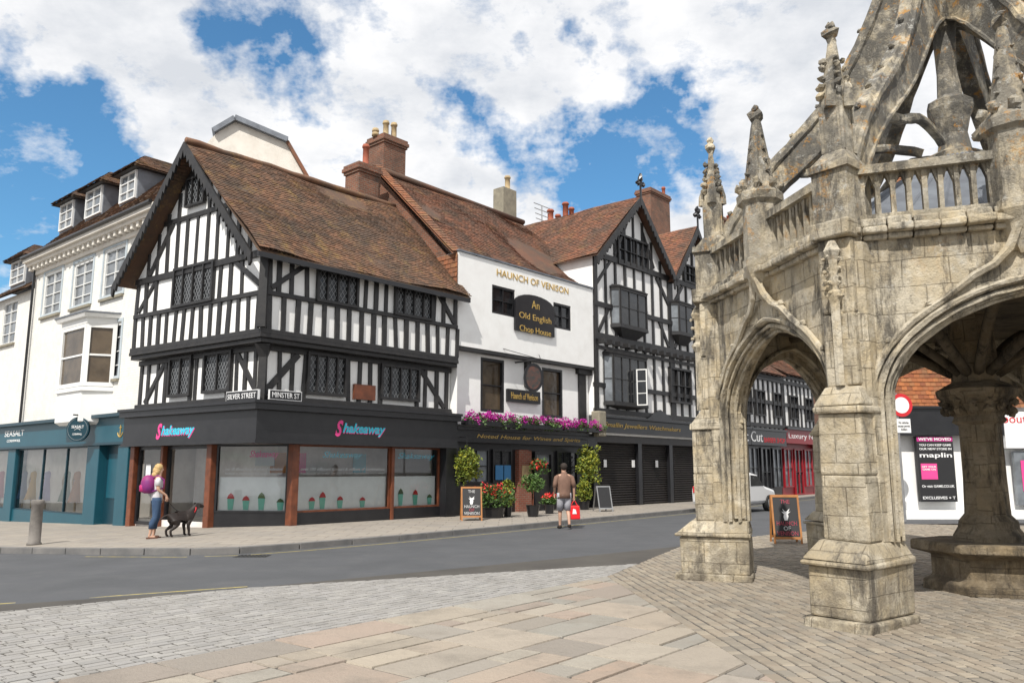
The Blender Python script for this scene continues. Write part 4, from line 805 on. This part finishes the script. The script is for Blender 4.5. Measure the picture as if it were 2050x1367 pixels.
for i in range(12):
    a=ang0+i*math.pi/6; rr=SD*(1 if i%2==0 else .86); dd2=V((math.cos(a),math.sin(a),0)); m.tube([CC+dd2*rr*t+V((0,0,2.75+1.0*math.sin(min(1,t*1.3)*math.pi/2) -(.9*max(0,t-.6)**1.5 if i%2==0 else 0))) for t in [.08+.1*k for k in range(10)]],.07,6)
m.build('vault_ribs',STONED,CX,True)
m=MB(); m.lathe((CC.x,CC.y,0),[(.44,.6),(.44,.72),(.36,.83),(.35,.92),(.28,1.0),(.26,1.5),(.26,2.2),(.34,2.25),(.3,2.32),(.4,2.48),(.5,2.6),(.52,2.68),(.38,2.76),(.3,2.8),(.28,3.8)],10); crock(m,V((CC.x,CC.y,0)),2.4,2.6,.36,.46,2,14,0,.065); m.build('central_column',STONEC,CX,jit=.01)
m=MB(); m.lathe((CC.x,CC.y,0),[(.85,0),(.85,.12),(.74,.2),(.74,.46),(.95,.52),(.98,.54),(.98,.64),(.94,.66)],6,ang0); m.build('stone_bench',STONEC,CX,bevel=.03,jit=.012)
# ================= people
def skinmesh(J,E,sub=2):
    me=bpy.data.meshes.new('sk'); me.from_pydata([j[:3] for j in J],E,[]); ob=bpy.data.objects.new('sk',me); COL.objects.link(ob)
    ob.modifiers.new('S','SKIN'); 
    for i,j in enumerate(J):
        d=me.skin_vertices[0].data[i]; d.radius=(j[3],j[4] if len(j)>4 else j[3]); d.use_root=(i==0)
    ss=ob.modifiers.new('U','SUBSURF'); ss.levels=sub; ss.render_levels=sub
    dg=bpy.context.evaluated_depsgraph_get(); out=bpy.data.meshes.new_from_object(ob.evaluated_get(dg)); bpy.data.objects.remove(ob); return out
def skin(name,J,E,mt,parent,rot,sc=1,sub=2,label=None):
    me=skinmesh(J,E,sub); M_=Matrix.Rotation(rot,4,'Z')@Matrix.Scale(sc,4); me.transform(M_); me.materials.clear(); o=finish(me,name,mt,parent,ORG[parent.name],True)
    if label: o['label']=label
    return o
def local(par,rot,sc=1):
    M_=Matrix.Translation(ORG[par.name])@Matrix.Rotation(rot,4,'Z')@Matrix.Scale(sc,4); return lambda x,y,z:M_@V((x,y,z))
def garment(name,T,mt,par,prof,sleeves,n=16):
    m=MB(); rings=[]
    for z,rx,ry,y in prof: rings.append([T(rx*math.cos(2*math.pi*k/n)*(1+.02*math.sin(5*k+z*30)),y+ry*math.sin(2*math.pi*k/n)*(1+.03*math.sin(3*k+z*21)),z) for k in range(n)])
    m.loft(rings)
    for pth,rs_ in sleeves: m.tube([T(*p) for p in pth],rs_,10)
    return m.build(name,mt,par,True)
def human(par,rot,sc,arms,legs,lean=0.0):
    J=[(0,0,.95,.14,.11),(0,.01+lean*.3,1.12,.125,.1),(0,lean*.6,1.3,.155,.11),(0,-.01+lean,1.43,.1,.08),(0,lean+.01,1.51,.052),(0,lean+.03,1.585,.07,.075),(0,lean+.03,1.665,.082,.095),(0,lean+.015,1.73,.06,.07),(0,lean+.125,1.625,.012)]
    E=[(0,1),(1,2),(2,3),(3,4),(4,5),(5,6),(6,7),(6,8)]
    A={};Lg={}
    for sg in (-1,1):
        el,wr=arms[sg]; k=len(J); J+=[(sg*.175,lean,1.415,.062),(el[0],el[1],el[2],.043),(wr[0],wr[1],wr[2],.027,.03),(wr[0],wr[1]+.01,wr[2]-.07,.035,.02)]; E+=[(3,k),(k,k+1),(k+1,k+2),(k+2,k+3)]; A[sg]=k
        hx,hy,hz=wr[0],wr[1]+.01,wr[2]-.07
        for f in range(4):
            fx=hy-.03+.02*f; kk=len(J); J+=[(hx,fx,hz-.045,.010),(hx-sg*.015,fx+.01,hz-.085+.008*abs(f-1.5),.008)]; E+=[(k+3,kk),(kk,kk+1)]
        kk=len(J); J+=[(hx-sg*.02,hy+.045,hz+.0,.011),(hx-sg*.025,hy+.06,hz-.04,.009)]; E+=[(k+3,kk),(kk,kk+1)]
        kn,an=legs[sg]; k=len(J); J+=[(sg*.09,0,.88,.1),(kn[0],kn[1],kn[2],.06),((kn[0]+an[0])/2,(kn[1]+an[1])/2-.02,(kn[2]+an[2])/2+.06,.054),(an[0],an[1],an[2],.036),(an[0],an[1]-.03,an[2]-.055,.035),(an[0]+sg*.02,an[1]+.13,an[2]-.06,.035,.025)]; E+=[(0,k),(k,k+1),(k+1,k+2),(k+2,k+3),(k+3,k+4),(k+4,k+5)]; Lg[sg]=k
    skin('body',J,E,SKIN,par,rot,sc)
    return J,A,Lg
def legtubes(T,J,Lg,k0,f,extra): # trouser legs as tapered tubes following the leg joints
    out=[]
    for sg in (-1,1):
        a=Lg[sg]; h,kn,cf,an=J[a],J[a+1],J[a+2],J[a+3]; P=[(h[0],h[1],.97),(h[0],h[1],h[2]),tuple((h[i]+kn[i])/2 for i in range(3)),tuple(kn[:3])]; r=[.11,.118,.1,.082]
        if extra: P+=[tuple(cf[:3]),tuple(cf[i]*.5+an[i]*.5 for i in range(3))]; r+=[.075,.065]
        else: r[-1]=.098
        out.append((P,[x*f for x in r]))
    return out
wp=gg(308,1077,.12); W=empty('person',wp,'person with long blonde hair, purple backpack and rolled jeans holding a dog lead','person'); wr=math.radians(-62)
arm={-1:((-.24,-.02,1.16),(-.2,.12,.98)),1:((.24,.0,1.16),(.2,.2,1.02))}; leg={-1:((-.1,.05,.5),(-.1,.0,.09)),1:((.1,.0,.5),(.1,-.1,.1))}
J,A,Lg=human(W,wr,.95,arm,leg); T=local(W,wr,.95)
garment('striped_top',T,flat('pale_striped_cotton',(.6,.58,.6)),W,[(.9,.165,.135,0),(1.0,.16,.13,0),(1.14,.14,.115,0),(1.3,.165,.125,0),(1.39,.17,.11,0),(1.45,.12,.09,0),(1.49,.065,.06,0)],[([(sg*.13,0,1.41),(sg*.19,0,1.39),(sg*.225,-.01,1.25)],[.06,.066,.056]) for sg in (-1,1)])
garment('jeans',T,mat('blue_denim',(.025,.055,.12),(.04,.08,.15),8),W,[(.84,.15,.12,0),(.9,.16,.13,0),(.99,.15,.125,0)],legtubes(T,J,Lg,0,.92,True))
m=MB(); 
for x,y,z,r_ in ((0,.0,1.69,.1),(0,-.03,1.62,.1),(-.03,-.07,1.52,.075),(.03,-.07,1.52,.075),(0,-.09,1.42,.07),(.05,-.04,1.58,.06),(-.06,-.03,1.58,.06)): m.lathe(T(x,y,z),[(r_*.3,-r_),(r_*.8,-r_*.6),(r_,0),(r_*.8,r_*.6),(r_*.3,r_*.95)],12)
m.build('hair',HAIRB,W,True)
PUR=mat('purple_rucksack',(.14,.015,.16),(.3,.02,.12),4,.6)
bk=empty('backpack',T(0,-.16,1.1),'purple and magenta backpack worn by the blonde person','backpack')
m=MB(); m.lathe(T(0,-.2,1.07),[(.08,0),(.15,.03),(.17,.15),(.165,.28),(.12,.38),(.05,.42)],14); m.build('main_pocket',PUR,bk,True); m=MB(); m.lathe(T(0,-.3,1.1),[(.05,0),(.1,.03),(.1,.15),(.05,.2)],12); m.build('front_pocket',flat('magenta_fabric',(.45,.02,.15)),bk,True)
for sg in (-1,1): MB().tube([T(sg*.1,-.14,1.42),T(sg*.11,-.02,1.5),T(sg*.12,.13,1.4),T(sg*.13,.13,1.2),T(sg*.14,-.12,1.12)],.02,6).build('shoulder_strap',PUR,bk,True)
for sg in (-1,1):
    m=MB(); an=J[Lg[sg]+3]; m.add([T(an[0]+x,an[1]+y,z) for z in (.0,.03) for x,y in ((-.05,-.08),(.05,-.08),(.06,.17),(-.05,.17))],[[0,1,2,3],[4,5,6,7],[0,1,5,4],[1,2,6,5],[2,3,7,6],[3,0,4,7]])
    m.build('sandal',flat('brown_leather',(.12,.05,.03)),W)
dp=gg(360,1074,.12); D=empty('dog',dp,'dark chocolate brown dog standing on a lead beside the blonde person','dog'); dr_=math.radians(-38)
DJ=[(0,-.02,.46,.1,.13),(0,.17,.46,.12,.16),(0,-.22,.48,.105,.12),(0,.29,.58,.08,.09),(0,.35,.69,.075),(0,.42,.71,.07,.065),(0,.51,.68,.042),(0,.57,.67,.033),(0,-.33,.51,.035),(0,-.43,.47,.025),(0,-.52,.4,.012)]
DE=[(0,1),(0,2),(1,3),(3,4),(4,5),(5,6),(6,7),(2,8),(8,9),(9,10)]
for sg in (-1,1):
    k=len(DJ); DJ+=[(sg*.09,.17,.36,.062),(sg*.1,.13,.26,.044),(sg*.1,.16,.13,.03),(sg*.1,.16,.05,.028),(sg*.1,.21,.025,.034)]; DE+=[(1,k),(k,k+1),(k+1,k+2),(k+2,k+3),(k+3,k+4)]
    k=len(DJ); DJ+=[(sg*.09,-.2,.38,.085),(sg*.11,-.14,.27,.056),(sg*.1,-.3,.16,.03),(sg*.1,-.28,.05,.027),(sg*.1,-.23,.025,.034)]; DE+=[(2,k),(k,k+1),(k+1,k+2),(k+2,k+3),(k+3,k+4)]
FUR=mat('chocolate_fur',(.018,.009,.006),(.01,.006,.005),12,.6); skin('body',DJ,DE,FUR,D,dr_,1.0); T=local(D,dr_)
for sg in (-1,1): MB().add([T(sg*.05,.37,.77),T(sg*.08,.42,.74),T(sg*.105,.39,.62),T(sg*.09,.34,.63),T(sg*.06,.34,.75)],[[0,1,2,3,4]]).build('ear',FUR,D,recalc=False)
MB().tube([T(.1*math.cos(t*math.pi/6),.3+.03*math.sin(t*math.pi/6),.6+.085*math.sin(t*math.pi/6)) for t in range(13)],.012,6).build('collar',RED,D)
h=local(W,wr,.95)(.2,.21,.93); h2=T(0,.3,.68); m=MB(); m.tube([h.lerp(h2,t/8)-V((0,0,.2*math.sin(math.pi*t/8))) for t in range(9)],.008,5); tagp(m.build('dog_lead',BLKP),'thin dark lead from the person to the brown dog','lead')
mp=gg(1130,1058,0); Mn=empty('person',mp,'person in brown shirt and pale shorts walking away with a red carrier bag','person'); mr=math.radians(8)
arm={-1:((-.27,-.04,1.15),(-.25,.1,.95)),1:((.27,-.05,1.13),(.28,.0,.88))}; leg={-1:((-.1,.1,.5),(-.1,.12,.09)),1:((.1,.02,.5),(.1,-.18,.13))}
J,A,Lg=human(Mn,mr,1.0,arm,leg); T=local(Mn,mr)
garment('shirt',T,mat('brown_shirt_cotton',(.21,.12,.085),(.15,.085,.06),7,bs=.4,bsc=12),Mn,[(.82,.2,.155,0),(.95,.195,.15,0),(1.1,.185,.14,0),(1.3,.205,.15,0),(1.4,.2,.125,0),(1.46,.13,.1,0),(1.51,.075,.075,0),(1.54,.07,.07,0)],[([(sg*.15,0,1.41),(sg*.21,-.01,1.38),(sg*.25,-.03,1.24),(sg*.275,-.045,1.12)],[.068,.074,.066,.062]) for sg in (-1,1)])
garment('shorts',T,flat('pale_grey_shorts',(.42,.42,.46)),Mn,[(.8,.17,.14,0),(.9,.18,.15,0),(.98,.17,.14,0)],legtubes(T,J,Lg,0,1.0,False))
MB().lathe(T(0,.0,1.69),[(.03,-.11),(.08,-.07),(.098,0),(.085,.06),(.03,.095)],14).build('hair',HAIRD,Mn,True)
for sg in (-1,1):
    m=MB(); an=J[Lg[sg]+3]; m.tube([T(an[0],an[1]-.06,an[2]-.04),T(an[0],an[1],an[2]-.035),T(an[0]+sg*.01,an[1]+.1,an[2]-.05),T(an[0]+sg*.02,an[1]+.18,an[2]-.06)],[.045,.052,.045,.03],8); m.build('shoe',HAIRD,Mn,True)
hp=T(.28,.01,.74); Fb=Fr(hp,(1,.1)); RP=flat('red_plastic',(.75,.02,.025),.35); rbg=MB(); rbg.hexa([Fb.at(*p,hp.z-.5) for p in ((-.14,-.06),(.16,-.06),(.16,.07),(-.14,.07))],[Fb.at(*p,hp.z-.12) for p in ((-.16,-.05),(.15,-.05),(.15,.05),(-.16,.05))]); k=rbg.build('carrier_bag',RP,bevel=.03,jit=.015); tagp(k,'bright red plastic carrier bag held by the person in the road','bag')
m=MB(); m.tube([Fb.at(-.1,0,hp.z-.13),Fb.at(-.02,0,hp.z),Fb.at(.02,0,hp.z+.01),Fb.at(.1,0,hp.z-.13)],.013,6); m.build('bag_handle',RP,k); MB().poly(Fb,[(-.06,hp.z-.34),(.06,hp.z-.34),(.03,hp.z-.22),(-.04,hp.z-.2)],.065,.072).build('bag_print',WSIGN,k)
# ================= A boards
CW=flat('chalk_pink',(.6,.1,.15))
def aboard(p,rot,w,h,fm,label,lines,deer=False):
    T0=Fr(p,(math.cos(rot),math.sin(rot))); o=empty('a_board',p,label,'sign'); z=p.z
    def leafb(sg,name):
        f=lambda a,t,e:T0.at(a,sg*(.24*(1-t)+.02)+e*sg,z+h*t)
        m=MB(); ww=.04
        for a,b,t0,t1 in ((-w/2,-w/2+ww,0,1),(w/2-ww,w/2,0,1),(-w/2+ww,w/2-ww,.95,1),(-w/2+ww,w/2-ww,.1,.15)): m.hexa([f(a,t0,0),f(b,t0,0),f(b,t1,0),f(a,t1,0)],[f(a,t0,.03),f(b,t0,.03),f(b,t1,.03),f(a,t1,.03)])
        fr=m.build(name,fm,o); m=MB(); a,b,t0,t1=-w/2+ww,w/2-ww,.15,.95; m.hexa([f(a,t0,.005),f(b,t0,.005),f(b,t1,.005),f(a,t1,.005)],[f(a,t0,.02),f(b,t0,.02),f(b,t1,.02),f(a,t1,.02)]); m.build('chalk_panel',CHALK,fr); return f
    f=leafb(1,'front_frame'); leafb(-1,'rear_frame')
    for tx,t,k,mt in lines:
        ob=text(T0,tx,-w*.42*k,w*.42*k,0,0,mt,o,h*.085,bold=.01)
        for v in ob.data.vertices: 
            q=v.co+ORG[o.name]; zz=q.z; a=(q-T0.P).dot(T0.d); v.co=f(a,t+zz/h,.026)-ORG[o.name]
    if deer:
        m=MB(); P=[(-.05,.36),(.03,.36),(.06,.5),(.05,.58),(.13,.66),(.06,.63),(.11,.76),(.02,.66),(-.02,.66),(-.09,.76),(-.04,.63),(-.12,.66),(-.05,.57),(-.07,.48)]; m.face([f(a*.8,.6+(t-.56)*.6,.028) for a,t in P]); m.build('deer_drawing',WSIGN,o,recalc=False)
aboard(gg(943,1041,.12),math.radians(8),.62,.98,OAK,'wooden framed chalkboard stand on the pavement outside the white pub',(('THE',.86,.4,WSIGN),('HAUNCH',.42,.85,WSIGN),('OF',.32,.3,CW),('VENISON',.22,.88,WSIGN)),True)
aboard(gg(1574,1087,0),math.radians(-8),.6,1.05,OAK,'orange framed chalkboard stand on the setts inside the small stone arch',(('THE',.86,.4,CW),('HAUNCH',.42,.85,CW),('OF',.32,.3,WSIGN),('VENISON',.22,.88,CW)),True)
aboard(gg(1207,1023,.12),math.radians(20),.55,.9,METAL,'small grey framed chalkboard stand beside the roller shutters',())
b=gg(68,1090,.12); m=MB(); m.lathe(b,[(.15,0),(.15,.04),(.125,.06),(.12,.85),(.135,.87),(.135,.95),(.11,.98)],16); k=m.build('bollard',mat('weathered_grey_post',(.22,.2,.18),(.12,.11,.1),5,bs=.3),None,True); tagp(k,'weathered grey round bollard on the left pavement','bollard')
tp=gg(1812,1043,.05); S=empty('no_vehicles_sign',tp,'round red ringed no vehicles sign on a grey pole behind the market cross','sign'); MB().tube([tp,tp+V((0,0,3.9))],.045,10).build('pole',METAL,S)
FT=Fr(tp+V((-.22,-.08,0)),(1,.1)); r=FT.sz(1804,811); c=r[1]
MB().poly(FT,[(r[0]+.36*math.cos(t*math.pi/12),c+.36*math.sin(t*math.pi/12)) for t in range(24)],0,.02).build('ring',RED,S); MB().poly(FT,[(r[0]+.25*math.cos(t*math.pi/12),c+.25*math.sin(t*math.pi/12)) for t in range(24)],.02,.024).build('sign_face',WSIGN,S)
k=MB().box(FT,r[0]-.2,r[0]+.25,0,.02,c-.85,c-.42).build('sub_plate',WSIGN,S); text(FT,'No vehicles\nexcept permit\nholders',r[0]-.17,r[0]+.22,c-.64,.02,CHALK,k,.28)
def plant(name,label,cat,parts,group=None,base=None):
    o=empty(name,base,label,cat,group)
    for n_,mt,fn in parts: m=MB(); fn(m); m.build(n_,mt,o,recalc=False)
    return o
def hang(px,py,o,rad,n,lab,mt=LEAFY,fl=None):
    s,z=FRt.sz(px,py,o); c=FRt.at(s,o,z)
    def fo(m):
        m.leaves(c,rad,n,.06)
        for _ in range(14): m.leaves(c+V((R(-1,1)*rad[0]*.8,R(-1,1)*rad[1]*.8,R(-1,1)*rad[2]*.9)),(.16,.16,.2),n//25,.055)
    P=[('foliage',mt,fo),('hanging_bracket',BLKP,lambda m:m.tube([c,c+V((0,0,rad[2]+.25)),FRt.at(s,-.3,z+rad[2]+.3)],.015,5))]
    if fl: P.append(('flowers',fl,lambda m:m.leaves(c,tuple(x*1.03 for x in rad),n//2,.055)))
    plant('hanging_basket',lab,'plant',P,base=c)
hang(934,930,.3,(.5,.42,.62),1100,'large green and yellow hanging bush left of the pub windows')
hang(1177,930,.3,(.5,.45,.7),1100,'large green hanging bush right of the pub door')
hang(1079,930,.3,(.36,.3,.22),300,'small hanging basket of bright red geraniums over the pub entrance',LEAF,FRED)
for i,(sa,sb) in enumerate(((7.4,9.9),(10.0,12.4),(12.5,15.2))):
    c=FRt.at((sa+sb)/2,.3,3.1)
    def fl(m,n,sz,up):
        for _ in range(int(n/40)):
            s=R(sa,sb); m.leaves(FRt.at(s,R(.15,.4),3.15+R(0,.25)+up),(.16,.16,.15),40,sz)
    plant('flower_box',('leftmost','middle','rightmost')[i]+' flower box of magenta petunias above the pub fascia','flower box',[('trough',BLKP,lambda m:m.box(FRt,sa,sb,.05,.4,3.04,3.2)),('foliage',LEAF,lambda m:fl(m,900,.05,-.05)),('flowers',FMAG,lambda m:fl(m,1100,.045,.05))],base=c)
for px,py,w,h,lab,mt,fm in ((985,1036,.75,.75,'low planter of red geraniums under the pub window',LEAF,FRED),(1016,1034,.25,.95,'tall trailing green plant left of the pub entrance',LEAFY,None),(1170,1020,.35,.9,'leafy green plant on the pavement right of the pub entrance',LEAFY,None),(1100,1028,.3,.35,'small red flowering pot at the pub doorway',LEAF,FRED)):
    p=gg(px,py,.12); P=[('planter',BLKP,lambda m:m.lathe(p,[(w*.45,0),(w*.55,.3),(w*.6,.32)],12)),('foliage',mt,lambda m:m.leaves(p+V((0,0,.3+h*.45)),(w,w*.5,h*.55),int(700*w+400),.055))]
    if fm: P.append(('flowers',fm,lambda m:m.leaves(p+V((0,0,.35+h*.65)),(w,w*.5,h*.35),160,.045)))
    plant('potted_plant',lab,'plant',P,base=p)
p=gg(1067,1034,.12); plant('potted_shrub','round headed shrub in a black pot beside the pub entrance','plant',[('pot',BLKP,lambda m:m.lathe(p,[(.16,0),(.22,.35),(.24,.37)],12)),('stem',WOOD,lambda m:m.tube([p+V((0,0,.3)),p+V((.02,0,.9))],.02,6)),('foliage',LEAF,lambda m:m.leaves(p+V((0,0,1.05)),(.45,.4,.35),500,.06))],base=p)
cl=[(.4,.03,.07),(.02,.05,.16),(.6,.34,.06),(.28,.25,.5),(.1,.2,.12),(.4,.17,.05)]
MJ=[(0,0,.9,.12,.09),(0,0,1.15,.09,.07),(0,0,1.35,.12,.08),(0,0,1.45,.045),(0,.01,1.58,.07),(0,.01,1.68,.05),(-.16,0,1.38,.045),(-.22,0,1.1,.035),(-.2,.06,.85,.028),(.16,0,1.38,.045),(.22,-.02,1.1,.035),(.2,.0,.85,.028),(-.09,0,.8,.07),(-.09,0,.45,.045),(-.09,0,.06,.035),(.09,0,.8,.07),(.09,0,.45,.045),(.09,0,.06,.035)]
ME=[(0,1),(1,2),(2,3),(3,4),(4,5),(2,6),(6,7),(7,8),(2,9),(9,10),(10,11),(0,12),(12,13),(13,14),(0,15),(15,16),(16,17)]
ds=['dark red dress','navy dress','mustard coat','lilac dress','green jacket','brown coat']
for i,x in enumerate((6,52,70,98,138,158)):
    s,_=FS.sz(x,980,-.2); p=FS.at(s,-.2,.1); o=empty('mannequin',p,'shop mannequin in a '+ds[i]+' behind the teal shop window','mannequin'); skin('body',MJ,ME,POTC,o,.4,.98,1)
    m=MB(); m.lathe(p,[(.33,.4),(.28,.6),(.2,.95),(.16,1.13),(.2,1.32),(.18,1.4),(.07,1.45)],14); m.build('outfit',flat('outfit_cloth',cl[i]),o,True)
# ================= car
cp=V((8.65,31.6,0)); FCc=Fr(cp,(.66,.75)); K=empty('parked_car',cp,'small white hatchback car seen through the stone arch','car')
prof=[(-1.9,.3),(1.95,.3),(2.0,.55),(1.9,.82),(1.0,.98),(.35,1.42),(-.2,1.5),(-1.3,1.46),(-1.75,1.05),(-1.95,.9)]
car=bpy.data.materials.new('white_car_paint'); car.use_nodes=True; q=car.node_tree.nodes['Principled BSDF']; q.inputs['Base Color'].default_value=(.75,.75,.75,1); q.inputs['Roughness'].default_value=.25
m=MB(); m.poly(FCc,prof,-.82,.82); m.build('body',car,K,bevel=.12)
for o0,o1 in ((-.826,-.815),(.815,.826)):
    MB().poly(FCc,[(.85,.98),(.3,1.36),(-.3,1.4),(-.3,.98)],o0,o1).build('side_window',GD,K); MB().poly(FCc,[(-.38,.98),(-.38,1.4),(-1.2,1.37),(-1.5,1.02)],o0,o1).build('side_window',GD,K)
TY=flat('tyre_rubber',(.015,.015,.015))
for a in (-1.25,1.25):
    for sg in (-1,1):
        c=FCc.at(a,sg*.78,.31); ax=FCc.n*sg; w=MB().tube([c-ax*.1,c+ax*.1],.31,18).build('wheel',TY,K); MB().tube([c+ax*.1,c+ax*.112],.2,14).build('rim',METAL,w)
for sg in (-1,1): MB().box(FCc,-1.97,-1.88,sg*.6-.12,sg*.6+.12,.75,.98).build('tail_light',RED,K); MB().box(FCc,1.88,1.99,sg*.58-.15,sg*.58+.15,.6,.75).build('headlight',GP,K)
MB().poly(Fr(FCc.at(-1.86,0,0),(FCc.n.x,FCc.n.y)),[(-.6,1.08),(.6,1.08),(.5,1.38),(-.5,1.38)],-.3,.08).build('rear_window',GD,K)
# ================= sky, sun, camera
sun=bpy.data.lights.new('sun','SUN'); sun.energy=4.8; sun.angle=math.radians(.5); sun.color=(1,.955,.885); so=bpy.data.objects.new('sun',sun); COL.objects.link(so)
sd=V((-.32,-.95,0)).normalized(); el=math.radians(50); to=V((sd.x*math.cos(el),sd.y*math.cos(el),math.sin(el))); so.rotation_euler=to.to_track_quat('Z','Y').to_euler(); so.location=to*50
W_=bpy.data.worlds.new('World'); SC.world=W_; W_.use_nodes=True; nt=W_.node_tree; bg=nt.nodes['Background']; bg.inputs['Strength'].default_value=.1
sk=nt.nodes.new('ShaderNodeTexSky'); sk.sky_type='NISHITA'; sk.sun_disc=False; sk.sun_elevation=el; sk.sun_rotation=math.atan2(sd.x,sd.y); sk.ozone_density=2.0
tc=nt.nodes.new('ShaderNodeTexCoord'); D_=tc.outputs['Generated']; sp=nt.nodes.new('ShaderNodeSeparateXYZ'); nt.links.new(D_,sp.inputs[0])
zz=mth(nt,'ADD',mth(nt,'MAXIMUM',sp.outputs[2],0),.25); cb=nt.nodes.new('ShaderNodeCombineXYZ'); nt.links.new(mth(nt,'DIVIDE',sp.outputs[0],zz),cb.inputs[0]); nt.links.new(mth(nt,'DIVIDE',sp.outputs[1],zz),cb.inputs[1])
n1=noise(nt,2.4,6,.62,cb.outputs[0]); n2=noise(nt,8,8,.7,cb.outputs[0]); n3=noise(nt,3.0,8,.62,cb.outputs[0])
wn=N(nt,'ShaderNodeTexNoise',Scale=9,Detail=5,Roughness=.6); nt.links.new(D_,wn.inputs['Vector'])
w1=nt.nodes.new('ShaderNodeVectorMath'); w1.operation='MULTIPLY_ADD'; nt.links.new(wn.outputs['Color'],w1.inputs[0]); w1.inputs[1].default_value=(.26,.26,.26); nt.links.new(D_,w1.inputs[2])
w2=nt.nodes.new('ShaderNodeVectorMath'); w2.operation='SUBTRACT'; nt.links.new(w1.outputs[0],w2.inputs[0]); w2.inputs[1].default_value=(.13,.13,.13); DW=w2.outputs[0]
dens=mth(nt,'ADD',n1,mth(nt,'MULTIPLY',n2,.9))
for x,y,r,k in ((20,190,.07,.36),(110,260,.05,.28),(70,430,.07,.33),(-60,320,.14,.3),(210,310,.04,.18),(30,310,.045,-.45),(60,20,.07,-.3),(555,110,.055,.36),(450,60,.04,.3),(600,170,.035,.25),(700,10,.035,.28),(1190,50,.04,.34),(1120,100,.03,.22),(905,190,.03,.25),(950,260,.04,.25),(1180,170,.03,.2),(1290,190,.04,.34),(1370,215,.03,.3),(1010,300,.04,.28),(1100,335,.04,.32),(1200,345,.045,.34),(1300,330,.04,.3),(1390,370,.04,.32),(1190,390,.04,.22)):
    dv=ray(x,y).normalized(); vm=nt.nodes.new('ShaderNodeVectorMath'); vm.operation='DISTANCE'; nt.links.new(DW,vm.inputs[0]); vm.inputs[1].default_value=dv
    dens=mth(nt,'SUBTRACT',dens,ramp(nt,vm.outputs['Value'],r*1.7,r*.1,0,k*1.1))
cov=ramp(nt,dens,.54,.88)
cc=mixc(nt,ramp(nt,n3,.42,.64),(10.3,10.3,10.4),(7.2,7.5,8.0))
skc=mixc(nt,1.0,sk.outputs[0],(.85,1.42,1.62),'MULTIPLY')
col=mixc(nt,cov,skc,cc); nt.links.new(col,bg.inputs[0])
cam=bpy.data.cameras.new('camera'); cam.lens=1600/2050*36; cam.sensor_width=36; cam.clip_end=2000; co=bpy.data.objects.new('camera',cam); COL.objects.link(co); co.location=(0,0,CZ); co.rotation_euler=(math.radians(90)+TH,0,0); SC.camera=co
SC.view_settings.view_transform='Standard'; SC.view_settings.look='None'; SC.view_settings.exposure=0
